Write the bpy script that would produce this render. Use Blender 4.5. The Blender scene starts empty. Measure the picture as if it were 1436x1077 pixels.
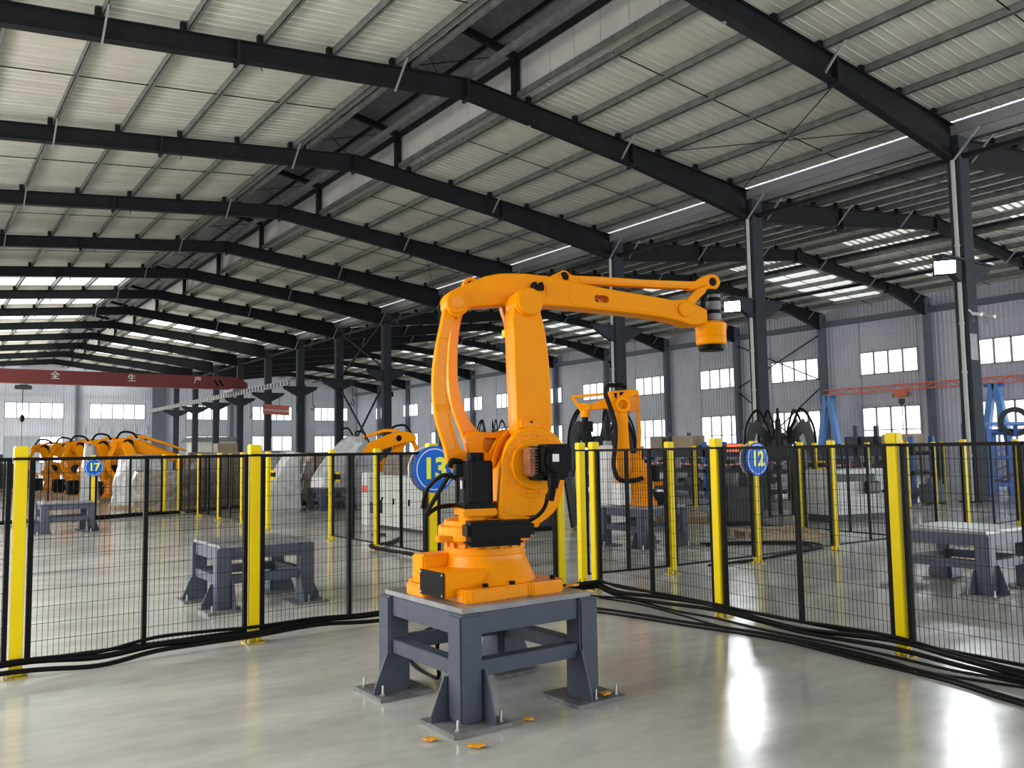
import bpy, bmesh, math, random
from mathutils import Vector, Matrix
random.seed(7)
PI = math.pi
C = bpy.context.scene.collection
SC = bpy.context.scene
# ---------------------------------------------------------------- camera, world, light, exposure
F, YAW, PITCH, ROLL, EYE = 1200.06, 0.61914, 0.07986, -0.01615, 1.5
_fw = Vector((math.sin(YAW) * math.cos(PITCH), math.cos(YAW) * math.cos(PITCH), math.sin(PITCH)))
_r0 = Vector((math.cos(YAW), -math.sin(YAW), 0)); _u0 = _r0.cross(_fw)
_r = _r0 * math.cos(ROLL) + _u0 * math.sin(ROLL); _u = -_r0 * math.sin(ROLL) + _u0 * math.cos(ROLL)
cd = bpy.data.cameras.new('camera'); cd.sensor_width = 36; cd.lens = F / 1436 * 36
cd.clip_start = 0.05; cd.clip_end = 400
cam = bpy.data.objects.new('camera', cd); C.objects.link(cam)
cam.matrix_world = Matrix(((_r.x, _u.x, -_fw.x, 0), (_r.y, _u.y, -_fw.y, 0), (_r.z, _u.z, -_fw.z, EYE), (0, 0, 0, 1)))
SC.camera = cam
SC.view_settings.view_transform = 'Standard'; SC.view_settings.look = 'None'
SC.view_settings.gamma = 1; SC.view_settings.use_curve_mapping = False
SC.view_settings.exposure = -0.1
SC.cycles.max_bounces = 6; SC.cycles.diffuse_bounces = 3; SC.cycles.glossy_bounces = 3
SC.cycles.transparent_max_bounces = 12; SC.cycles.caustics_reflective = False; SC.cycles.caustics_refractive = False
SC.cycles.sample_clamp_indirect = 4
w = bpy.data.worlds.new('sky'); SC.world = w; w.use_nodes = True
w.node_tree.nodes['Background'].inputs[0].default_value = (0.86, 0.92, 1.0, 1)
w.node_tree.nodes['Background'].inputs[1].default_value = 1.2

def area(name, loc, aim, sx, sy, watts, col):
    d = bpy.data.lights.new(name, 'AREA'); d.shape = 'RECTANGLE'; d.size = sx; d.size_y = sy
    d.energy = watts; d.color = col
    o = bpy.data.objects.new(name, d); C.objects.link(o); o.location = loc
    o.rotation_euler = (Vector(aim) - Vector(loc)).to_track_quat('-Z', 'Y').to_euler()
    return o
# fill lights added out of view to brighten the hall like daylight openings
area('rear_fill_light', (10, -13.5, 3.4), (10, 10, 2.0), 30, 6, 2300, (0.93, 0.97, 1.0))
area('left_fill_light', (-6.7, 26, 3.2), (10, 28, -1.0), 44, 5.0, 5400, (1.0, 0.98, 0.95))
area('left_far_fill_light', (-6.7, 60, 3.2), (10, 55, -2.0), 70, 5.0, 16000, (1.0, 0.97, 0.93))

area('second_hall_fill_light', (36, -13.5, 3.6), (32, 20, 4.5), 20, 6, 6000, (0.93, 0.97, 1.0))  # fill added to brighten the second hall and its roof
area('right_near_fill_light', (46.4, -2, 4.4), (20, 8, 2.0), 20, 5, 2400, (0.93, 0.97, 1.0))  # fill added out of view near the right wall
# ---------------------------------------------------------------- materials
def mat(name, col, rough=0.5, metal=0.0, var=0.0, vscale=3.0, bump=0.0, bscale=40.0, coat=0.0, col2=None, emit=0.0, spec=None, scl=None, detail=3.0):
    m = bpy.data.materials.new(name); m.use_nodes = True
    nt = m.node_tree; b = nt.nodes['Principled BSDF']
    b.inputs['Base Color'].default_value = (*col, 1); b.inputs['Roughness'].default_value = rough
    b.inputs['Metallic'].default_value = metal; b.inputs['Coat Weight'].default_value = coat
    b.inputs['Coat Roughness'].default_value = 0.12
    if spec is not None: b.inputs['Specular IOR Level'].default_value = spec
    if emit:
        b.inputs['Emission Color'].default_value = (*col, 1); b.inputs['Emission Strength'].default_value = emit
    tc = nt.nodes.new('ShaderNodeTexCoord'); mp = nt.nodes.new('ShaderNodeMapping')
    nt.links.new(tc.outputs['Object'], mp.inputs[0])
    if scl: mp.inputs['Scale'].default_value = scl
    if var or col2:
        n = nt.nodes.new('ShaderNodeTexNoise'); n.inputs['Scale'].default_value = vscale; n.inputs['Detail'].default_value = detail
        nt.links.new(mp.outputs[0], n.inputs['Vector'])
        r = nt.nodes.new('ShaderNodeValToRGB'); nt.links.new(n.outputs['Fac'], r.inputs[0])
        c2 = col2 or tuple(c * (1 - var) for c in col)
        r.color_ramp.elements[0].position = 0.35; r.color_ramp.elements[0].color = (*c2, 1)
        r.color_ramp.elements[1].position = 0.65; r.color_ramp.elements[1].color = (*col, 1)
        nt.links.new(r.outputs[0], b.inputs['Base Color'])
    if bump:
        n2 = nt.nodes.new('ShaderNodeTexNoise'); n2.inputs['Scale'].default_value = bscale; n2.inputs['Detail'].default_value = 2
        nt.links.new(mp.outputs[0], n2.inputs['Vector'])
        bp = nt.nodes.new('ShaderNodeBump'); bp.inputs['Strength'].default_value = bump; bp.inputs['Distance'].default_value = 0.01
        nt.links.new(n2.outputs['Fac'], bp.inputs['Height']); nt.links.new(bp.outputs[0], b.inputs['Normal'])
    return m
ORANGE = mat('orange_paint', (0.93, 0.315, 0.0), 0.32, var=0.03, vscale=5, spec=0.07, bump=0.05, bscale=160)
ORANGE_D = mat('orange_casting', (0.92, 0.305, 0.0), 0.26, var=0.05, vscale=8, coat=0.05, spec=0.18, bump=0.25, bscale=90)
YELLOW = mat('yellow_post_paint', (0.82, 0.62, 0.001), 0.4, spec=0.15, var=0.06)
YELLOW_D = mat('scuffed_yellow_paint', (0.62, 0.46, 0.03), 0.5, col2=(0.36, 0.28, 0.05), vscale=30)
BLACK = mat('black_powder_coat', (0.006, 0.006, 0.0065), 0.5, spec=0.09)
RUBBER = mat('black_cable_rubber', (0.006, 0.006, 0.006), 0.5, spec=0.12, bump=0.15, bscale=60)
MOTOR = mat('black_motor_casting', (0.006, 0.0065, 0.007), 0.4, spec=0.07)
MOTOR_B = mat('brown_red_motor_body', (0.34, 0.12, 0.05), 0.4, var=0.4, vscale=25)
STEEL_P = mat('slate_blue_painted_steel', (0.070, 0.083, 0.115), 0.42, var=0.12, vscale=6, spec=.25)
DUSTY = mat('dusty_table_plate', (0.25, 0.25, 0.25), 0.35, col2=(0.16, 0.165, 0.18), vscale=7, coat=0.3)
DUST = mat('dusty_foot_plate', (0.20, 0.195, 0.19), 0.6, col2=(0.10, 0.105, 0.115), vscale=14)
ZINC = mat('zinc_bolts', (0.55, 0.55, 0.52), 0.35, metal=0.8)
FRAME = mat('dark_grey_structural_paint', (0.016, 0.017, 0.019), 0.6, var=0.25, vscale=1.5, spec=0.12)
COLM = mat('dark_grey_column_paint', (0.045, 0.051, 0.062), 0.7, var=0.2, vscale=1.2, spec=0.08)
COLB = mat('blue_grey_wall_column', (0.13, 0.15, 0.19), 0.6, var=0.1, vscale=1, spec=0.2)
GALV = mat('galvanised_purlin', (0.19, 0.20, 0.19), 0.45, metal=0.25, var=0.35, vscale=4)
BRACE = mat('pale_galvanised_brace', (0.28, 0.28, 0.28), 0.5, metal=0.2)
ROOF = mat('white_roof_liner', (0.66, 0.635, 0.56), 0.38, col2=(0.57, 0.55, 0.485), vscale=0.8, bump=0.12, bscale=14, scl=(1, 8, 1))
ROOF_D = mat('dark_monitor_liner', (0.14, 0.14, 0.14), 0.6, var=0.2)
MON = mat('pale_monitor_cladding', (0.55, 0.53, 0.50), 0.55, var=0.12, vscale=1)
WALL = mat('grey_corrugated_cladding', (0.55, 0.57, 0.65), 0.5, col2=(0.49, 0.51, 0.59), vscale=0.6)
GIRT = mat('pale_girt_trim', (0.55, 0.57, 0.60), 0.5)
PIPE = mat('grey_plastic_drainpipe', (0.50, 0.52, 0.48), 0.5, var=0.08)
PANE = mat('daylit_window_pane', (0.93, 0.97, 1.0), 0.2, emit=2.6)
SKYL = mat('daylit_roof_skylight', (0.93, 0.97, 0.92), 0.4, emit=1.9, var=0.3, vscale=3, scl=(1, 6, 1))
SKYB = mat('dim_roof_skylight', (0.93, 0.97, 0.92), 0.4, emit=0.75, var=0.3, vscale=3, scl=(1, 6, 1))
PANE_D = mat('dark_lower_pane', (0.30, 0.33, 0.37), 0.15)  # dark grey pane colour without emission
WFRAME = mat('grey_window_frame', (0.35, 0.37, 0.40), 0.5)
RED = mat('red_crane_paint', (0.15, 0.02, 0.02), 0.55, var=0.1)
ORAIL = mat('orange_red_rail', (0.75, 0.16, 0.09), 0.5)
WHITE = mat('white_paint', (0.75, 0.76, 0.76), 0.4)
CREAM = mat('cream_cabinet', (0.62, 0.64, 0.60), 0.45, var=0.06)
BLUE = mat('blue_steel_paint', (0.025, 0.12, 0.42), 0.45)
NAVY = mat('navy_machine_paint', (0.015, 0.022, 0.06), 0.45, var=0.3, vscale=3)
DKGREY = mat('dark_machinery', (0.035, 0.036, 0.04), 0.5, var=0.4, vscale=6)
MID = mat('grey_machinery', (0.20, 0.21, 0.22), 0.5, var=0.3, vscale=5)
SIGNB = mat('blue_sign_face', (0.003, 0.13, 0.62), 0.45, spec=0.15)
SIGNY = mat('yellow_sign_digits', (0.80, 0.85, 0.02), 0.4)
FILM = mat('wrapping_film', (0.55, 0.56, 0.56), 0.25, var=0.25, vscale=5, bump=0.5, bscale=6, coat=0.3)
CARD = mat('brown_wrapped_goods', (0.30, 0.25, 0.21), 0.4, var=0.35, vscale=6, coat=0.3)
BOXM = mat('cardboard', (0.42, 0.33, 0.22), 0.7, var=0.15)
WOOD = mat('pallet_wood', (0.55, 0.42, 0.25), 0.7, var=0.25, vscale=8)
CLAW = mat('black_green_claw_paint', (0.018, 0.023, 0.023), 0.45, var=0.3, vscale=8)
TAPER_ = mat('tape_red', (0.75, 0.06, 0.04), 0.5); TAPEW = mat('tape_white', (0.8, 0.8, 0.8), 0.5)
LAMP = mat('lit_floodlight_glass', (0.95, 0.98, 1.0), 0.3, emit=22.0)
SCRAP = mat('orange_paint_scrap', (0.85, 0.36, 0.01), 0.5)
GLOW = mat('red_lit_display', (1.0, 0.15, 0.05), 0.5, emit=1.2)

def floor_material():
    m = bpy.data.materials.new('polished_epoxy_floor'); m.use_nodes = True
    nt = m.node_tree; N = nt.nodes; Lk = nt.links; b = N['Principled BSDF']
    tc = N.new('ShaderNodeTexCoord'); mp = N.new('ShaderNodeMapping'); Lk.new(tc.outputs['Object'], mp.inputs[0])
    mp.inputs['Rotation'].default_value = (0, 0, 0.35); mp.inputs['Scale'].default_value = (1, 2.2, 1)
    def noise(s, d, src=None):
        n = N.new('ShaderNodeTexNoise'); n.inputs['Scale'].default_value = s; n.inputs['Detail'].default_value = d
        Lk.new((src or mp).outputs[0], n.inputs['Vector']); return n
    n1 = noise(0.9, 6); n2 = noise(5, 5)
    mx = N.new('ShaderNodeMath'); mx.operation = 'ADD'; Lk.new(n1.outputs['Fac'], mx.inputs[0])
    ms = N.new('ShaderNodeMath'); ms.operation = 'MULTIPLY'; ms.inputs[1].default_value = 0.45; Lk.new(n2.outputs['Fac'], ms.inputs[0]); Lk.new(ms.outputs[0], mx.inputs[1])
    r = N.new('ShaderNodeValToRGB'); Lk.new(mx.outputs[0], r.inputs[0])
    e = r.color_ramp.elements; e[0].position = 0.5; e[0].color = (0.43, 0.43, 0.395, 1); e[1].position = 0.95; e[1].color = (0.64, 0.635, 0.59, 1)
    Lk.new(r.outputs[0], b.inputs['Base Color'])
    rr = N.new('ShaderNodeMapRange'); Lk.new(n1.outputs['Fac'], rr.inputs[0])
    rr.inputs[1].default_value = 0.3; rr.inputs[2].default_value = 0.7; rr.inputs[3].default_value = 0.12; rr.inputs[4].default_value = 0.26
    Lk.new(rr.outputs[0], b.inputs['Roughness'])
    b.inputs['Specular IOR Level'].default_value = 0.6
    bp = N.new('ShaderNodeBump'); bp.inputs['Strength'].default_value = 0.10; bp.inputs['Distance'].default_value = 0.02
    n3 = noise(2.2, 3); Lk.new(n3.outputs['Fac'], bp.inputs['Height']); Lk.new(bp.outputs[0], b.inputs['Normal'])
    return m
FLOOR = floor_material()

# ---------------------------------------------------------------- mesh helpers
class M:
    def __init__(s): s.v = []; s.f = []; s.mi = []; s.cur = 0
    def add(s, vs, fs):
        o = len(s.v); s.v += [tuple(v) for v in vs]; s.f += [tuple(i + o for i in f) for f in fs]; s.mi += [s.cur] * len(fs); return s
    def box(s, x0, x1, y0, y1, z0, z1):
        v = [(x, y, z) for z in (z0, z1) for y in (y0, y1) for x in (x0, x1)]
        return s.add(v, [(0, 2, 3, 1), (4, 5, 7, 6), (0, 1, 5, 4), (2, 6, 7, 3), (0, 4, 6, 2), (1, 3, 7, 5)])
    def bar(s, p0, p1, wd, ht, up=(0, 0, 1)):
        p0 = Vector(p0); p1 = Vector(p1); d = (p1 - p0).normalized(); up = Vector(up)
        if abs(d.dot(up)) > 0.98: up = Vector((0, 1, 0))
        sd = d.cross(up).normalized(); u2 = sd.cross(d)
        v = [p + sd * a * wd / 2 + u2 * b * ht / 2 for p in (p0, p1) for b in (-1, 1) for a in (-1, 1)]
        return s.add(v, [(0, 2, 3, 1), (4, 5, 7, 6), (0, 1, 5, 4), (2, 6, 7, 3), (0, 4, 6, 2), (1, 3, 7, 5)])
    def cyl(s, p0, p1, r0, r1=None, n=20, cap=True):
        p0 = Vector(p0); p1 = Vector(p1); r1 = r0 if r1 is None else r1
        d = (p1 - p0).normalized(); up = Vector((0, 0, 1)) if abs(d.z) < 0.9 else Vector((1, 0, 0))
        a = d.cross(up).normalized(); b = d.cross(a)
        v = [p + (a * math.cos(t) + b * math.sin(t)) * r for p, r in ((p0, r0), (p1, r1)) for t in [2 * PI * k / n for k in range(n)]]
        f = [(k, (k + 1) % n, n + (k + 1) % n, n + k) for k in range(n)]
        if cap: f += [tuple(range(n))[::-1], tuple(range(n, 2 * n))]
        return s.add(v, f)
    def tube(s, pts, r, n=8):
        pts = [Vector(p) for p in pts]; rings = []; prev = None
        for i, p in enumerate(pts):
            d = (pts[min(i + 1, len(pts) - 1)] - pts[max(i - 1, 0)]).normalized()
            if prev is None:
                up = Vector((0, 0, 1)) if abs(d.z) < 0.9 else Vector((1, 0, 0)); a = d.cross(up).normalized()
            else: a = (prev - d * prev.dot(d)).normalized()
            prev = a; b = d.cross(a)
            rings.append([p + (a * math.cos(t) + b * math.sin(t)) * r for t in [2 * PI * k / n for k in range(n)]])
        v = [q for g in rings for q in g]; f = []
        for i in range(len(pts) - 1):
            for k in range(n): f.append((i * n + k, i * n + (k + 1) % n, (i + 1) * n + (k + 1) % n, (i + 1) * n + k))
        f += [tuple(range(n))[::-1], tuple(range((len(pts) - 1) * n, len(pts) * n))]
        return s.add(v, f)
    def lathe(s, prof, c=(0, 0, 0), n=36, axis='Z', cap=True):
        v = []; m = len(prof)
        for k in range(n):
            t = 2 * PI * k / n
            for r, h in prof:
                q = (r * math.cos(t), r * math.sin(t), h)
                if axis == 'Y': q = (q[0], q[2], q[1])
                if axis == 'X': q = (q[2], q[0], q[1])
                v.append((q[0] + c[0], q[1] + c[1], q[2] + c[2]))
        f = []
        for k in range(n):
            k2 = (k + 1) % n
            for i in range(m - 1): f.append((k * m + i, k2 * m + i, k2 * m + i + 1, k * m + i + 1))
        if cap: f.append(tuple(k * m for k in range(n))[::-1]); f.append(tuple(k * m + m - 1 for k in range(n)))
        return s.add(v, f)
    def prism(s, pts, a0, a1, axis='Y'):
        def q(p, a): return (p[0], a, p[1]) if axis == 'Y' else ((a, p[0], p[1]) if axis == 'X' else (p[0], p[1], a))
        n = len(pts); v = [q(p, a0) for p in pts] + [q(p, a1) for p in pts]
        f = [tuple(range(n)), tuple(range(n, 2 * n))[::-1]] + [(k, n + k, n + (k + 1) % n, (k + 1) % n) for k in range(n)]
        return s.add(v, f)
    def mesh(s, name, mats, smooth=False, bevel=0.0):
        me = bpy.data.meshes.new(name); me.from_pydata(s.v, [], s.f); me.validate()
        for m in (mats if isinstance(mats, (list, tuple)) else [mats]): me.materials.append(m)
        if isinstance(mats, (list, tuple)) and len(me.polygons) == len(s.mi): me.polygons.foreach_set('material_index', s.mi)
        bm = bmesh.new(); bm.from_mesh(me); bmesh.ops.recalc_face_normals(bm, faces=bm.faces)
        if bevel:
            es = [e for e in bm.edges if len(e.link_faces) == 2 and e.calc_face_angle(0) > 0.6]
            bmesh.ops.bevel(bm, geom=es, offset=bevel, segments=2, affect='EDGES', clamp_overlap=True)
        bm.to_mesh(me); bm.free()
        if smooth or bevel:
            me.polygons.foreach_set('use_smooth', [True] * len(me.polygons)); me.set_sharp_from_angle(angle=math.radians(32))
        return me
    def build(s, name, m, parent=None, smooth=False, bevel=0.0, **k):
        o = bpy.data.objects.new(name, s.mesh(name, m, smooth, bevel)); C.objects.link(o)
        if parent is not None: o.parent = parent
        for a, b in k.items(): o[a] = b
        return o
def link(name, me, parent=None, loc=(0, 0, 0), rz=0.0, **k):
    o = bpy.data.objects.new(name, me); C.objects.link(o); o.location = loc; o.rotation_euler = (0, 0, rz)
    if parent is not None: o.parent = parent
    for a, b in k.items(): o[a] = b
    return o
def thing(name, label=None, cat=None, loc=(0, 0, 0), rz=0.0, group=None, kind=None):
    o = bpy.data.objects.new(name, None); C.objects.link(o); o.empty_display_size = 0.1
    o.location = loc; o.rotation_euler = (0, 0, rz)
    if label: o['label'] = label
    if cat: o['category'] = cat
    if group: o['group'] = group
    if kind: o['kind'] = kind
    return o
KIDS = {}
def copy_tree(o, parent=None):
    c = o.copy(); C.objects.link(c); c.parent = parent
    for ch in o.children: copy_tree(ch, c)
    return c
def dup(root, loc, rz, label, group=None, scale=None):
    r = copy_tree(root); r.location = loc; r.rotation_euler = (0, 0, rz); r['label'] = label
    if scale: r.scale = scale
    if group: r['group'] = group
    elif 'group' in r: del r['group']
    return r
def smooth_pts(pts, n=4, closed=True):
    out = []; m = len(pts)
    for i in range(m if closed else m - 1):
        g = [pts[(i + k) % m] if closed else pts[min(max(i + k, 0), m - 1)] for k in (-1, 0, 1, 2)]
        for j in range(n):
            t = j / n
            out.append(tuple(0.5 * (2 * g[1][a] + (g[2][a] - g[0][a]) * t + (2 * g[0][a] - 5 * g[1][a] + 4 * g[2][a] - g[3][a]) * t * t + (3 * g[1][a] - g[0][a] - 3 * g[2][a] + g[3][a]) * t ** 3) for a in range(len(g[1]))))
    if not closed: out.append(tuple(pts[-1]))
    return out
def plate(name, loops, a0, a1, m, parent, bevel=0.006, **k):
    """a plate with optional holes, outline in X-Z, from y=a0 to y=a1"""
    cu = bpy.data.curves.new(name, 'CURVE'); cu.dimensions = '2D'; cu.fill_mode = 'BOTH'
    t = abs(a1 - a0); cu.extrude = max(t / 2 - bevel, 0.0005); cu.bevel_depth = bevel; cu.bevel_resolution = 2; cu.offset = -bevel
    for lp in loops:
        sp = cu.splines.new('POLY'); sp.points.add(len(lp) - 1); sp.use_cyclic_u = True
        for i, (x, z) in enumerate(lp): sp.points[i].co = (x, z, 0, 1)
    tmp = bpy.data.objects.new('tmp', cu)
    me = bpy.data.meshes.new_from_object(tmp); bpy.data.objects.remove(tmp); bpy.data.curves.remove(cu)
    mid = (a0 + a1) / 2
    me.transform(Matrix(((1, 0, 0, 0), (0, 0, -1, mid), (0, 1, 0, 0), (0, 0, 0, 1))))
    me.materials.clear(); me.materials.append(m)
    me.polygons.foreach_set('use_smooth', [True] * len(me.polygons)); me.set_sharp_from_angle(angle=math.radians(35))
    me.name = name
    return link(name, me, parent, **k)
def circ(cx, cz, r, n=20): return [(cx + r * math.cos(2 * PI * k / n), cz + r * math.sin(2 * PI * k / n)) for k in range(n)]
def pxray(x, y): return _fw + _r * ((x - 718) / F) - _u * ((y - 538.5) / F)
def text(name, s, size, m, parent, loc, rot, ext=0.002, off=0.0, **k):
    cu = bpy.data.curves.new(name, 'FONT'); cu.body = s; cu.size = size; cu.align_x = 'CENTER'; cu.align_y = 'CENTER'
    cu.extrude = ext; cu.offset = off; cu.materials.append(m)
    tmp = bpy.data.objects.new('tmp', cu); me = bpy.data.meshes.new_from_object(tmp); bpy.data.objects.remove(tmp)
    me.materials.clear(); me.materials.append(m)
    o = link(name, me, parent, loc, **k); o.rotation_euler = rot
    return o
# ================================================================ STRUCTURE
YF = [-9.2, -2.3, 4.6, 11.45, 18.35, 25.2, 31.95, 38.7, 45.35, 52.1, 58.8, 65.5, 72.3, 79.1, 85.9, 93.0]
YEND = 99.8; YREAR = -14.0; XL = -7.0; XA = 11.75; XC = 23.2; XB = 34.9; XW = 46.9
M().box(XL - 0.3, XW + 0.3, YREAR - 0.3, YEND + 0.3, -0.3, 0).build('floor', FLOOR, kind='structure')
def zA(x): return 11.28 - 0.10 * abs(x - XA)          # top of the rafters, hall with the ridge monitor
def zB(x): return 11.03 - 0.10 * abs(x - XB)
# ---- roof liner sheets
def sheet(x0, x1, zf, y0, y1, lift=0.24):
    """one ribbed sheet: profile along Y, three small ribs and a recessed seam"""
    m = M(); w_ = y1 - y0
    prof = [(0, 0.015), (0.02, 0)]
    n = max(2, int(round(w_ / 0.28)))
    for k in range(1, n): prof += [(k * w_ / n - 0.03, 0), (k * w_ / n - 0.012, -0.014), (k * w_ / n + 0.012, -0.014), (k * w_ / n + 0.03, 0)]
    prof += [(w_ - 0.02, 0), (w_, 0.015)]
    v = [(x, y0 + p, zf(x) + lift + h) for x in (x0, x1) for p, h in prof]; k = len(prof)
    return m.add(v, [(i, i + 1, k + i + 1, k + i) for i in range(k - 1)])
for nm, zf, spans, seams in (('a', zA, ((XL, 9.9), (13.5, XC)), 1), ('b', zB, ((XC, XB), (XB, XW + 0.2)), 1)):
    ce = thing('ceiling', kind='structure')
    # outer roof skin over the liner closes the hall
    sk = M()
    for x0, x1 in spans:
        sk.add([(x0, YREAR, zf(x0) + 0.34), (x1, YREAR, zf(x1) + 0.34), (x1, YEND, zf(x1) + 0.34), (x0, YEND, zf(x0) + 0.34)], [(0, 1, 2, 3)])
    sk.build('roof_skin', GALV, ce)
    for x0, x1 in spans:
        y = YREAR
        far = M()
        while y < YEND:
            if 5.0 <= y < 46: sheet(x0, x1, zf, y, y + 1.0).build('roof_panel', ROOF, ce)
            else: q = sheet(x0, x1, zf, y, min(y + 1.0, YEND)); far.add(q.v, q.f)
            y += 1.0
        far.build('roof_panels_beyond', ROOF, ce, kind='stuff')
    # purlins, one per bay and line
    def purl(x, zt, y0, y1, d=0.2, wd=0.07):
        return M().box(x - 0.008, x + 0.008, y0, y1, zt, zt + d).box(x - 0.008, x + wd, y0, y1, zt, zt + 0.012).box(x - 0.008, x + wd, y0, y1, zt + d - 0.012, zt + d)
    if nm == 'a': xs = [9.65 - 1.66 * k for k in range(10)] + [13.85 + 1.66 * k for k in range(6)]
    else: xs = [23.9 + 1.375 * k for k in range(8)] + [35.3 + 1.42 * k for k in range(8)]
    ys = [YREAR] + YF + [YEND]
    for x in xs:
        far = M()
        for y0, y1 in zip(ys[:-1], ys[1:]):
            q = purl(x, zf(x), y0, y1)
            if 4 < y0 < 60: q.build('purlin', GALV, ce)
            else: far.add(q.v, q.f)
        far.build('purlin_run', GALV, ce, kind='stuff')
    # sag rods across the purlins at mid bay
    for i, (y0, y1) in enumerate(zip(ys[:-1], ys[1:])):
        if y0 < 4 or y0 > 60: continue
        ym = (y0 + y1) / 2
        for x0, x1 in spans:
            M().bar((x0 + 0.3, ym, zf(x0 + .3) + 0.10), (x1 - 0.3, ym, zf(x1 - .3) + 0.10), 0.022, 0.022).build('sag_rod', FRAME, ce)
    # skylight strips between the purlins
    for i in range(len(ys) - 1):
        if not 24 < ys[i]: continue
        ym = (ys[i] + ys[i + 1]) / 2
        for x0, x1 in zip(sorted(xs)[:-1], sorted(xs)[1:]):
            if x1 - x0 > 2: continue
            far_i = ys[i] > 50
            if nm == 'a' and not (far_i or (x0 < 9 and ys[i] > 44)): continue
            if nm == 'a' and x0 > XA and ys[i] < 58: continue
            if nm == 'a' and x0 > 19.5 and i % 2 == 0: continue
            if nm == 'b' and ((x0 < XB and not far_i) or (int(x0 * 7 + i * 3) % 5 in (0, 2) and not far_i)): continue
            hw = 1.9 if nm == 'a' else 1.5
            if nm == 'a': ym = (ys[i] + ys[i + 1]) / 2 + 1.1
            a, b = x0 + 0.12, x1 - 0.06
            sm = M()
            nr = 6
            for k in range(nr):
                ya = ym - hw + k * 2 * hw / nr; yb = ya + 2 * hw / nr - 0.06
                sm.add([(a, ya, zf(a) + .20), (b, ya, zf(b) + .20), (b, yb, zf(b) + .20), (a, yb, zf(a) + .20), (a, ya, zf(a) + .22), (b, ya, zf(b) + .22), (b, yb, zf(b) + .22), (a, yb, zf(a) + .22)],
                       [(0, 1, 2, 3), (4, 5, 6, 7), (0, 1, 5, 4), (1, 2, 6, 5), (2, 3, 7, 6), (3, 0, 4, 7)])
            sm.build('skylight_panel', SKYL if nm == 'a' else SKYB, ce)
    if nm == 'b':
        for i in (4, 5, 6):
            ym = (ys[i] + ys[i + 1]) / 2
            for x0, x1 in zip(sorted(xs)[8:-1], sorted(xs)[9:]):
                if int(x0 * 10) % 3 == 0: continue
                a, b = x0 + 0.25, x1 - 0.15
                sm = M()
                for k in range(10):
                    ya = ym - 1.7 + k * 0.34
                    sm.add([(a, ya, zf(a) + .215), (b, ya, zf(b) + .215), (b, ya + .2, zf(b) + .215), (a, ya + .2, zf(a) + .215)], [(0, 1, 2, 3)])
                sm.build('skylight_panel', SKYB, ce)
# ---- ridge monitor over the hall's ridge
mo = thing('ceiling', kind='structure')
ZM0, ZM1 = 12.38, 12.72
for s_ in (-1, 1):
    x = XA + 1.75 * s_
    y = YREAR
    far = M()
    while y < YEND:
        q = M().box(x, x + 0.04 * s_, y + 0.01, min(y + 0.99, YEND), zA(XA + 1.75) + 0.15, ZM0 - 0.02)
        if s_ > 0 and 5 <= y < 60: q.build('cladding_panel', MON, mo)
        else: far.add(q.v, q.f)
        y += 1.0
    far.build('cladding_run', MON, mo, kind='stuff')
    M().box(x - 0.12 * s_ - 0.05, x - 0.12 * s_ + 0.05, YREAR, YEND, ZM0 - 0.18, ZM0 - 0.02).build('eave_purlin', FRAME, mo)
    M().box(x - 0.12 * s_ - 0.05, x - 0.12 * s_ + 0.05, YREAR, YEND, zA(XA + 1.6) + 0.02, zA(XA + 1.6) + 0.16).build('curb_purlin', GALV, mo)
    q = M().add([(XA, YREAR, ZM1 + .1), (XA + 1.9 * s_, YREAR, ZM0 + .1), (XA + 1.9 * s_, YEND, ZM0 + .1), (XA, YEND, ZM1 + .1)], [(0, 1, 2, 3)])
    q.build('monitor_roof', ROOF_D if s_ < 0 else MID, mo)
    M().box(XA + 0.8 * s_ - .03, XA + 0.8 * s_ + .03, YREAR, YEND, (ZM0 + ZM1) / 2 - .1, (ZM0 + ZM1) / 2 + .02).build('monitor_purlin', FRAME, mo)
M().box(XA + 0.0, XA + 0.09, YREAR, YEND, zA(XA) + 0.0, zA(XA) + 0.16).build('ridge_purlin', GALV, mo)
for k in range(4, 13):
    y0, y1 = YF[k - 1], YF[k]
    for a, b in (((XA - 1.6, y0), (XA + 1.6, (y0 + y1) / 2)), ((XA + 1.6, y0), (XA - 1.6, (y0 + y1) / 2))):
        M().bar((*a, ZM0), (*b, ZM0), 0.02, 0.02).build('wind_brace_rod', FRAME, mo)
# ---- valley gutter above the middle columns
M().box(XC - 0.32, XC - 0.28, YREAR, YEND, 9.88, 10.2).box(XC + 0.28, XC + 0.32, YREAR, YEND, 9.88, 10.2).box(XC - 0.32, XC + 0.32, YREAR, YEND, 9.86, 9.89).build('trim_1', BRACE, kind='structure')
M().box(XW - 0.5, XW - 0.1, YREAR, YEND, 8.95, 9.25).build('trim_2', COLB, kind='structure')

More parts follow.
